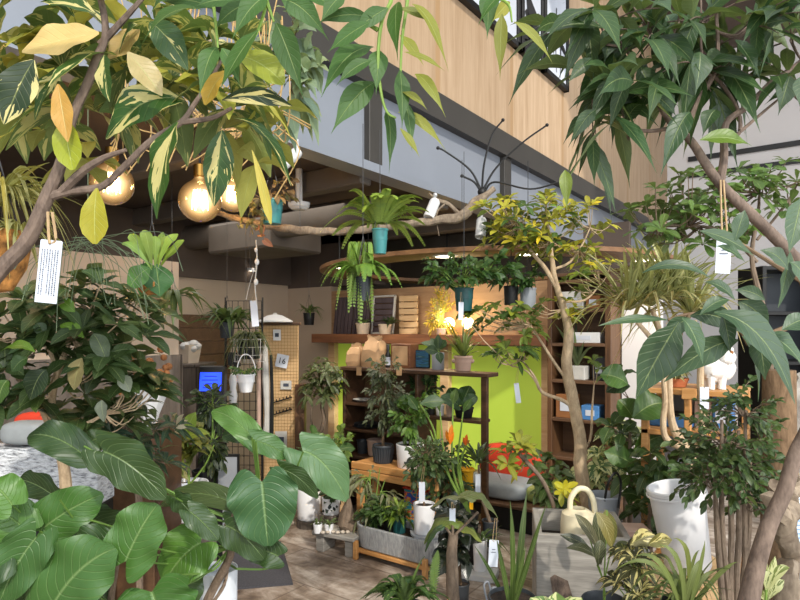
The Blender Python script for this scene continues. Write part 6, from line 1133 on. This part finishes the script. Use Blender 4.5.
# yellow-green tree
D = 3.8; b = ground(P(590, 540, D)); pl = Plant('yellow_green_tree', 'curving bare-trunked tree with yellow-green leaf tips and a hanging tag', b, cat='tree')
pl.wood([b + [0, 0, .3], P(592, 520, D), P(584, 490, D), P(580, 462, D), P(580, 440, D), P(573, 400, D), P(567, 365, D), P(569, 332, D), P(562, 302, D), P(555, 280, D), P(551, 255, D), P(549, 235, D), P(545, 215, D)], [.05, .046, .043, .041, .038, .034, .033, .029, .022, .019, .016, .011, .007], 11, 6, .003)
pl.wood([P(558, 290, D), P(545, 268, D), P(534, 255, D), P(524, 240, D), P(516, 222, D)], [.016, .014, .012, .008, .005], 8, 4); pl.wood([P(574, 408, D), P(562, 400, D), P(542, 392, D), P(534, 376, D), P(522, 360, D)], [.013, .012, .011, .008, .004], 8, 4); pl.wood([P(571, 385, D), P(556, 365, D), P(540, 340, D), P(530, 325, D)], [.012, .01, .008, .005], 8, 4)
pl.wood([P(552, 270, D), P(570, 262, D), P(582, 245, D), P(590, 228, D)], [.009, .008, .006, .003], 7, 4); pl.wood([P(563, 302, D), P(585, 300, D), P(600, 285, D)], [.009, .007, .004], 7, 4); pl.wood([P(578, 455, D), P(590, 440, D), P(592, 410, D), P(594, 385, D)], [.01, .009, .007, .004], 7, 4); pl.wood([P(542, 392, D), P(528, 372, D), P(510, 365, D)], [.007, .005, .003], 6, 3)
ylist = [(505, 212, D, 20, 14, .2, 13), (520, 228, D, 26, 22, .25, 19), (548, 210, D, 24, 18, .25, 15), (540, 245, D, 22, 14, .2, 10), (580, 215, D, 18, 18, .2, 10), (585, 250, D, 20, 16, .2, 9), (490, 236, D, 12, 10, .1, 4), (480, 206, D, 8, 6, .1, 2), (565, 310, D, 14, 12, .12, 8), (605, 230, D, 8, 6, .1, 3), (600, 262, D, 14, 14, .15, 5)]
cloud(pl.f, pl.w, pl.nodes, ylist, .078, .03, 'ellip', hx('#bcc746'), per=6, mode='ros', spread=1.15, droop=.25, cj=.4, yel=.35)
cloud(pl.f, pl.w, pl.nodes, [(500, 312, D, 36, 12, .2, 11), (520, 330, D, 22, 12, .15, 7), (545, 312, D, 12, 10, .1, 4), (512, 350, D, 24, 10, .15, 9), (580, 280, D, 18, 14, .15, 5), (462, 318, D, 10, 8, .1, 2), (595, 365, D, 6, 6, .08, 2)], .072, .032, 'ellip', hx('#6f8f3a'), per=6, mode='ros', spread=1.15, droop=.4, cj=.4, yel=.3)
cloud(pl.f, pl.w, pl.nodes, [(515, 225, D, 38, 24, .25, 12), (560, 240, D, 40, 26, .25, 10), (505, 325, D, 34, 16, .2, 9), (510, 353, D, 24, 8, .15, 6)], .08, .034, 'ellip', hx('#48702f'), per=6, mode='ros', spread=1.2, droop=.4, cj=.3)
pl.done('leafsoft', 'barkl'); pot(pl.r, b, .115, .095, .32, 'dgrey', .012)
htag(517.5, 393, 5, 20, D, 'small grey-white tag dangling before the lime panel from the yellow-green tree', -.12, (519, 366))
# dark round-leaved understorey around its foot
def bush(name, lab, px, pyt, d, blobs, L, W_, kind, colr, per=6, mode='ros', trunk=None, potw=.1, mat='black', lm='leaf', **kw):
    b = ground(P(px, 560, d)); pl = Plant(name, lab, b); pot(pl.r, b, potw, potw * .82, potw * 1.8, mat, .01); pl.wood([b + UP * potw * 1.6] + [P(*q) for q in (trunk or [(px, (pyt + 560) / 2, d), (px, pyt, d)])], [.016] + [.013] * (len(trunk or [0, 0]) - 1) + [.006], 8, 5)
    cloud(pl.f, pl.w, pl.nodes, [(x, y, d, rx, ry, rd, n) for x, y, rx, ry, rd, n in blobs], L, W_, kind, colr, per=per, mode=mode, **kw); pl.done(lm, 'bark'); return pl
bush('rubber_fig', 'dark round-leaved bush crowding behind the yellow-green tree trunk', 550, 480, 4.05, [(552, 480, 20, 20, .15, 10), (560, 510, 22, 20, .15, 10), (540, 460, 14, 12, .1, 4)], .09, .055, 'ellip', hx('#4c6f3c'), 5, spread=1.2, droop=.4)
bush('pothos', 'mottled silver-green leafy plant behind the zinc bucket', 625, 450, 4.1, [(608, 455, 24, 24, .15, 12), (585, 478, 18, 22, .12, 10), (625, 440, 24, 16, .15, 10), (635, 480, 20, 22, .15, 12)], .095, .068, 'pepe', hx('#5f8a5a'), 5, spread=1.2, droop=.5, lm='leafstripe')
pl = bush('fiddle_leaf_fig', 'upright plant with broad paddle leaves rising behind the zinc bucket', 630, 400, 3.6, [(615, 382, 18, 12, .12, 2), (640, 455, 20, 28, .15, 7), (612, 430, 18, 14, .1, 4), (650, 490, 20, 20, .15, 7)], .12, .07, 'big', hx('#456a34'), 4, spread=1.25, droop=.4)
pl.f = MB(); pl.px('big', [(628, 384, 600, 375, 27, 0), (630, 386, 606, 392, 20, .2, G['dark']), (633, 418, 667, 404, 34, 0, hx('#4a7a34')), (633, 418, 618, 400, 26, .2), (634, 450, 664, 436, 26, 0), (634, 465, 604, 452, 22), (636, 480, 664, 475, 22)], 3.5, hx('#4f7d3a')); pl.f.build('front_leaves', M['leaf'], pl.r)
bush('dark_shrub', 'low dark shrub filling the gap behind the white bucket', 650, 480, 3.28, [(665, 470, 26, 26, .15, 12), (650, 520, 22, 26, .15, 10), (690, 460, 20, 20, .15, 6)], .1, .05, 'ellip', hx('#3a5a30'), 6, spread=1.2, droop=.5, potw=.08)
q = P(540, 480, 3.1); pl = bush('lime_leaf_shrub', 'thin shrub with lime-yellow leaves in front of the red-backed seat', 556, 500, 3.45, [(512, 445, 16, 8, .1, 5), (525, 460, 20, 12, .1, 5), (505, 458, 10, 8, .08, 3), (562, 490, 10, 8, .08, 4)], .09, .032, 'ellip', hx('#9cae3e'), 5, trunk=[(556, 520, 3.45), (545, 485, 3.45), (525, 460, 3.45), (512, 448, 3.45)], spread=1.1, droop=.3, lm='leafsoft')
pl.f = MB(); rosette(pl.f, 'ellip', [P(561, 492, 3.1), P(565, 488, 3.1)], -FW + UP * .3, 5, .06, .028, hx('#d6dc34'), spread=1.3, droop=.1); pl.f.build('yellow_tip_leaves', M['leafsoft'], pl.r)
# prayer plant and aglaonema in front of the planter
D = 2.45; q = P(604, 600, D); pl = Plant('prayer_plant', 'plant with yellow-striped dark oval leaves against the weathered planter', ground(q)); pot(pl.r, ground(q), .09, .075, .5, 'dgrey'); 
for x, y in ((597, 565), (607, 510), (612, 545), (590, 540)): pl.w.tube([ground(q) + UP * .45, P(604, 585, D), P(x, y, D)], .003, 5, 3)
pl.px('ellip', [(596, 512, 612, 547, 15, 0, hx('#8a8a4a')), (606, 510, 611, 548, 17, 0, hx('#7f8a55')), (601, 565, 596, 512, 13, 0, hx('#4c5a42')), (598, 566, 601, 540, 12), (590, 548, 560, 535, 10, 0, hx('#3a4a40')), (600, 560, 566, 548, 9), (600, 552, 575, 514, 11, 0, hx('#6a705c'))], D, hx('#56654a')); pl.done('leafprayer', 'greentwig')
D = 2.25; q = P(640, 610, D); pl = Plant('aglaonema', 'cream and dark patterned low foliage plant before the pale crate', ground(q)); pot(pl.r, ground(q), .11, .09, .46, 'dgrey'); pl.nodes = [P(640, 600, D)]
cloud(pl.f, pl.w, pl.nodes, [(640, 570, D, 20, 22, .12, 8), (632, 588, D, 18, 12, .1, 5)], .085, .032, 'lance', hx('#414a34'), per=6, mode='ros', spread=1.1, droop=.6, cj=.5); pl.px('big', [(630, 545, 655, 535, 18, 0, hx('#8f8f5a')), (632, 545, 612, 552, 12), (648, 545, 672, 540, 15, 0, hx('#8a8f55'))], D, hx('#5d6a40')); pl.done('leafvar', 'greentwig')
D = 1.85; q = P(684, 612, D); pl = Plant('spider_plant', 'spider plant with long arching green leaves in a black pot before the crate', q - UP * .1); pot(pl.r, q - UP * .1, .068, .055, .13, 'black', .01); c_ = q + UP * .02
straps(pl, c_, 60, .24, .011, hx('#6f8a52'), .9, 1.6, cj=.3); pl.px('strap', [(684, 606, 655, 545, 6), (686, 606, 672, 538, 6), (690, 606, 705, 540, 6), (680, 606, 630, 560, 5), (692, 606, 738, 562, 6), (684, 606, 700, 560, 6), (682, 606, 610, 575, 5), (688, 606, 716, 572, 5)], D * .96, hx('#7a9458'), arch=.3); pl.done('leafsoft'); m = MB(); z_ = q[2] - .1; m.span((q[0] - .08, q[1] - .08, 0), (q[0] + .08, q[1] + .08, z_ - .001), .006); tag(m.build('display_block', M['greyplank'], None, ground(q)), 'grey-brown block under the spider plant pot', 'block')
D = 1.6; q = P(766, 625, D); pl = Plant('striped_dracaena', 'small striped-leaf plant at the foot of the driftwood', q - UP * .1); pot(pl.r, q - UP * .1, .06, .05, .11, 'mgrey'); pl.px('lance', [(765, 600, 758, 560, 10), (766, 600, 775, 556, 11), (764, 600, 752, 585, 9), (768, 600, 784, 580, 10), (766, 590, 748, 560, 8), (768, 590, 790, 568, 9), (766, 590, 768, 570, 10), (768, 585, 758, 557, 7)], D, hx('#7f9a55'), arch=.25); pl.w.tube([q, P(766, 590, D), P(767, 570, D)], .004, 6, 3); pl.done('leafstripe', 'greentwig'); m = MB(); z_ = q[2] - .1; m.span((q[0] - .07, q[1] - .07, 0), (q[0] + .07, q[1] + .07, z_ - .001), .006); tag(m.build('display_block', M['greyplank'], None, ground(q)), 'grey-brown block under the small striped-leaf plant', 'block')
# dense small-leaved tree with bundled stems
D = 2.35; b = ground(P(738, 590, D)); pl = Plant('ming_aralia', 'dense small-leaved bush on a bundle of upright stems in a black tub', b)
for x0, x1, y1 in ((722, 715, 470), (730, 728, 440), (736, 738, 430), (742, 750, 450), (728, 722, 420), (746, 745, 410)): pl.wood([b + RT * (x0 - 735) * .003 + UP * .28, P(x0, 590, D), P((x0 + x1) / 2 + rng.uniform(-3, 3), 530, D), P(x1, y1, D)], [.013, .012, .011, .006], 8, 5, .002)
cloud(pl.f, pl.w, pl.nodes, [(735, 470, D, 40, 26, .2, 40), (725, 440, D, 36, 24, .2, 30), (742, 415, D, 26, 20, .15, 18), (712, 462, D, 26, 16, .15, 14), (748, 500, D, 20, 22, .15, 12), (735, 395, D, 16, 12, .1, 6), (700, 480, D, 14, 16, .1, 8), (765, 440, D, 12, 18, .1, 6)], .037, .018, 'ellip', hx('#44663a'), per=9, tl=.12, droop=.3); pl.done('leaf', 'bark'); pot(pl.r, b, .14, .12, .3, 'black', .012)
# dracaena with pale trunks, and schefflera behind the fig branch
D = 3.17; b = ground(P(690, 500, D)); pl = Plant('pale_trunk_dracaena', 'tall grassy-crowned dracaena on pale forking trunks beside the oak rack', b, cat='tree')
pl.wood([b + UP * .3, P(692, 500, D), P(691, 462, D), P(684, 446, D), P(674, 428, D), P(670, 405, D), P(669, 375, D), P(664, 345, D), P(652, 310, D)], [.03, .03, .03, .024, .021, .019, .018, .016, .012], 10, 6, .002); pl.wood([P(692, 455, D), P(701, 438, D), P(702, 412, D), P(700, 385, D), P(700, 355, D), P(694, 320, D)], [.022, .02, .018, .018, .016, .012], 10, 6, .002); pl.wood([P(686, 450, D), P(668, 440, D), P(663, 425, D), P(665, 395, D), P(657, 350, D), P(632, 315, D)], [.02, .017, .016, .015, .013, .01], 10, 5, .002)
for x, y in ((650, 306), (692, 314), (628, 310), (672, 300)): straps(pl, P(x, y, D), 58, .48, .02, hx('#99a070'), .35, 1.6, 'strap', cj=.4); straps(pl, P(x, y, D), 20, .4, .018, hx('#c4b67a'), .8, .4, 'strap', cj=.3)
pl.done('leafstripe', 'barkl'); pot(pl.r, b, .08, .07, .3, 'mgrey', .01)
D = 2.5; b = ground(P(775, 560, 3.0)); pl = Plant('dwarf_schefflera', 'dwarf umbrella tree with many small rounded leaflets against the far white wall', b, cat='tree')
pl.wood([b + UP * .3, P(775, 500, 2.7), P(772, 400, 2.6), P(765, 320, D), P(752, 260, D), P(758, 215, D), P(760, 185, D)], [.02, .018, .016, .013, .01, .007, .004], 8, 6); pl.wood([P(757, 262, D), P(725, 232, D), P(690, 226, D), P(645, 225, D)], [.008, .007, .006, .003], 7, 5); pl.wood([P(757, 240, D), P(785, 205, D), P(800, 180, D)], [.006, .005, .003], 7, 4)
cloud(pl.f, pl.w, pl.nodes, [(660, 215, D, 32, 26, .2, 16), (695, 195, D, 36, 26, .2, 18), (735, 190, D, 34, 24, .2, 14), (775, 175, D, 28, 16, .2, 9), (700, 235, D, 36, 18, .2, 11), (740, 225, D, 30, 20, .2, 10), (785, 195, D, 16, 18, .15, 5)], .065, .03, 'obov', hx('#5c8644'), per=7, mode='ros', spread=1.3, droop=.25, cj=.3); pl.done('leaf', 'bark'); pot(pl.r, b, .115, .095, .32, 'dgrey', .012)
# bookcase dracaena in a glass pot; bromeliad on the rack; till plants
p = PY(577, 347, 5.1); zb = zs[3] + .031; pl = Plant('bookcase_dracaena', 'dark spiky plant in a pale square pot on the bookcase shelf', np.array([p[0], 5.1, zb])); b = np.array(pl.r.location); m = MB(); m.box(b + UP * .06, (.18, .14, .12), 0, .006); m.build('pot', M['lgrey'], pl.r); straps(pl, b + UP * .12, 34, .46, .026, hx('#2f4636'), .25, 2.6); pl.done('leaf')
p = PY(676, 388, Y0 + .15); pl = Plant('potted_bromeliad', 'small rosette of striped leaves in a clay bowl on the oak rack', np.array([p[0], p[1], 1.6 - 60 * depth(PY(690, 388, Y0)) / 600 + .002])); b = np.array(pl.r.location); b[2] = zt if False else b[2]; pot(pl.r, b, .07, .055, .05, 'terra'); straps(pl, b + UP * .045, 30, .14, .022, hx('#9aa474'), .6, 1.0); pl.done('leafstripe')
htag(704.5, 398, 9, 22, 3.08, 'white tag on the pale trunk of the grassy dracaena', 0, (700, 384)); c_ = PY(689, 394, Y0 - .01); m = MB(); m.box(c_, (.075, .006, .06), 0, .002); tag(m.build('price_sign', M['oak'], None, c_), 'small orange wooden price sign on the oak rack edge', 'sign')
D = 3.4; pl = ppot('potted_pothos', 'yellow-green pothos with bare stems in a white pot by the terminal column', 189, 482, 518, 38, D, 'white', .0, taper=.85); pl.wood([pl.c, P(188, 455, D), P(187, 430, D)], [.008, .006, .004], 7, 4); pl.wood([pl.c, P(205, 465, D), P(214, 445, D)], [.006, .005, .003], 7, 4)
cloud(pl.f, pl.w, pl.nodes, [(188, 430, D, 18, 14, .12, 8), (178, 460, D, 20, 16, .12, 9), (198, 450, D, 12, 14, .1, 4)], .085, .042, 'pepe', hx('#75863f'), per=5, mode='ros', spread=1.2, droop=.5); pl.px('pepe', [(186, 432, 196, 412, 15), (190, 436, 210, 434, 12)], D - .1, hx('#8aac46')); pl.done('leaf', 'greentwig'); plinth(pl, .11, 'grey-brown block under the white pothos pot')
htag(184, 487, 7, 8, D - .2, 'tiny white tag on the rim of the pothos pot', 0, (186, 470))
D = 3.9; pl = ppot('zz_plant', 'dark upright leafy plant in front of the terminal column', 203, 470, 500, 22, D, 'black'); pl.wood([pl.c, P(212, 440, D), P(212, 410, D)], [.01, .008, .005], 7, 4); cloud(pl.f, pl.w, pl.nodes, [(212, 405, D, 15, 14, .12, 18), (214, 440, D, 12, 22, .12, 16)], .07, .03, 'ellip', hx('#27402a'), per=7, tl=.12); pl.done('leaf', 'greentwig'); plinth(pl, .09, 'black block under the dark upright plant', 'black')
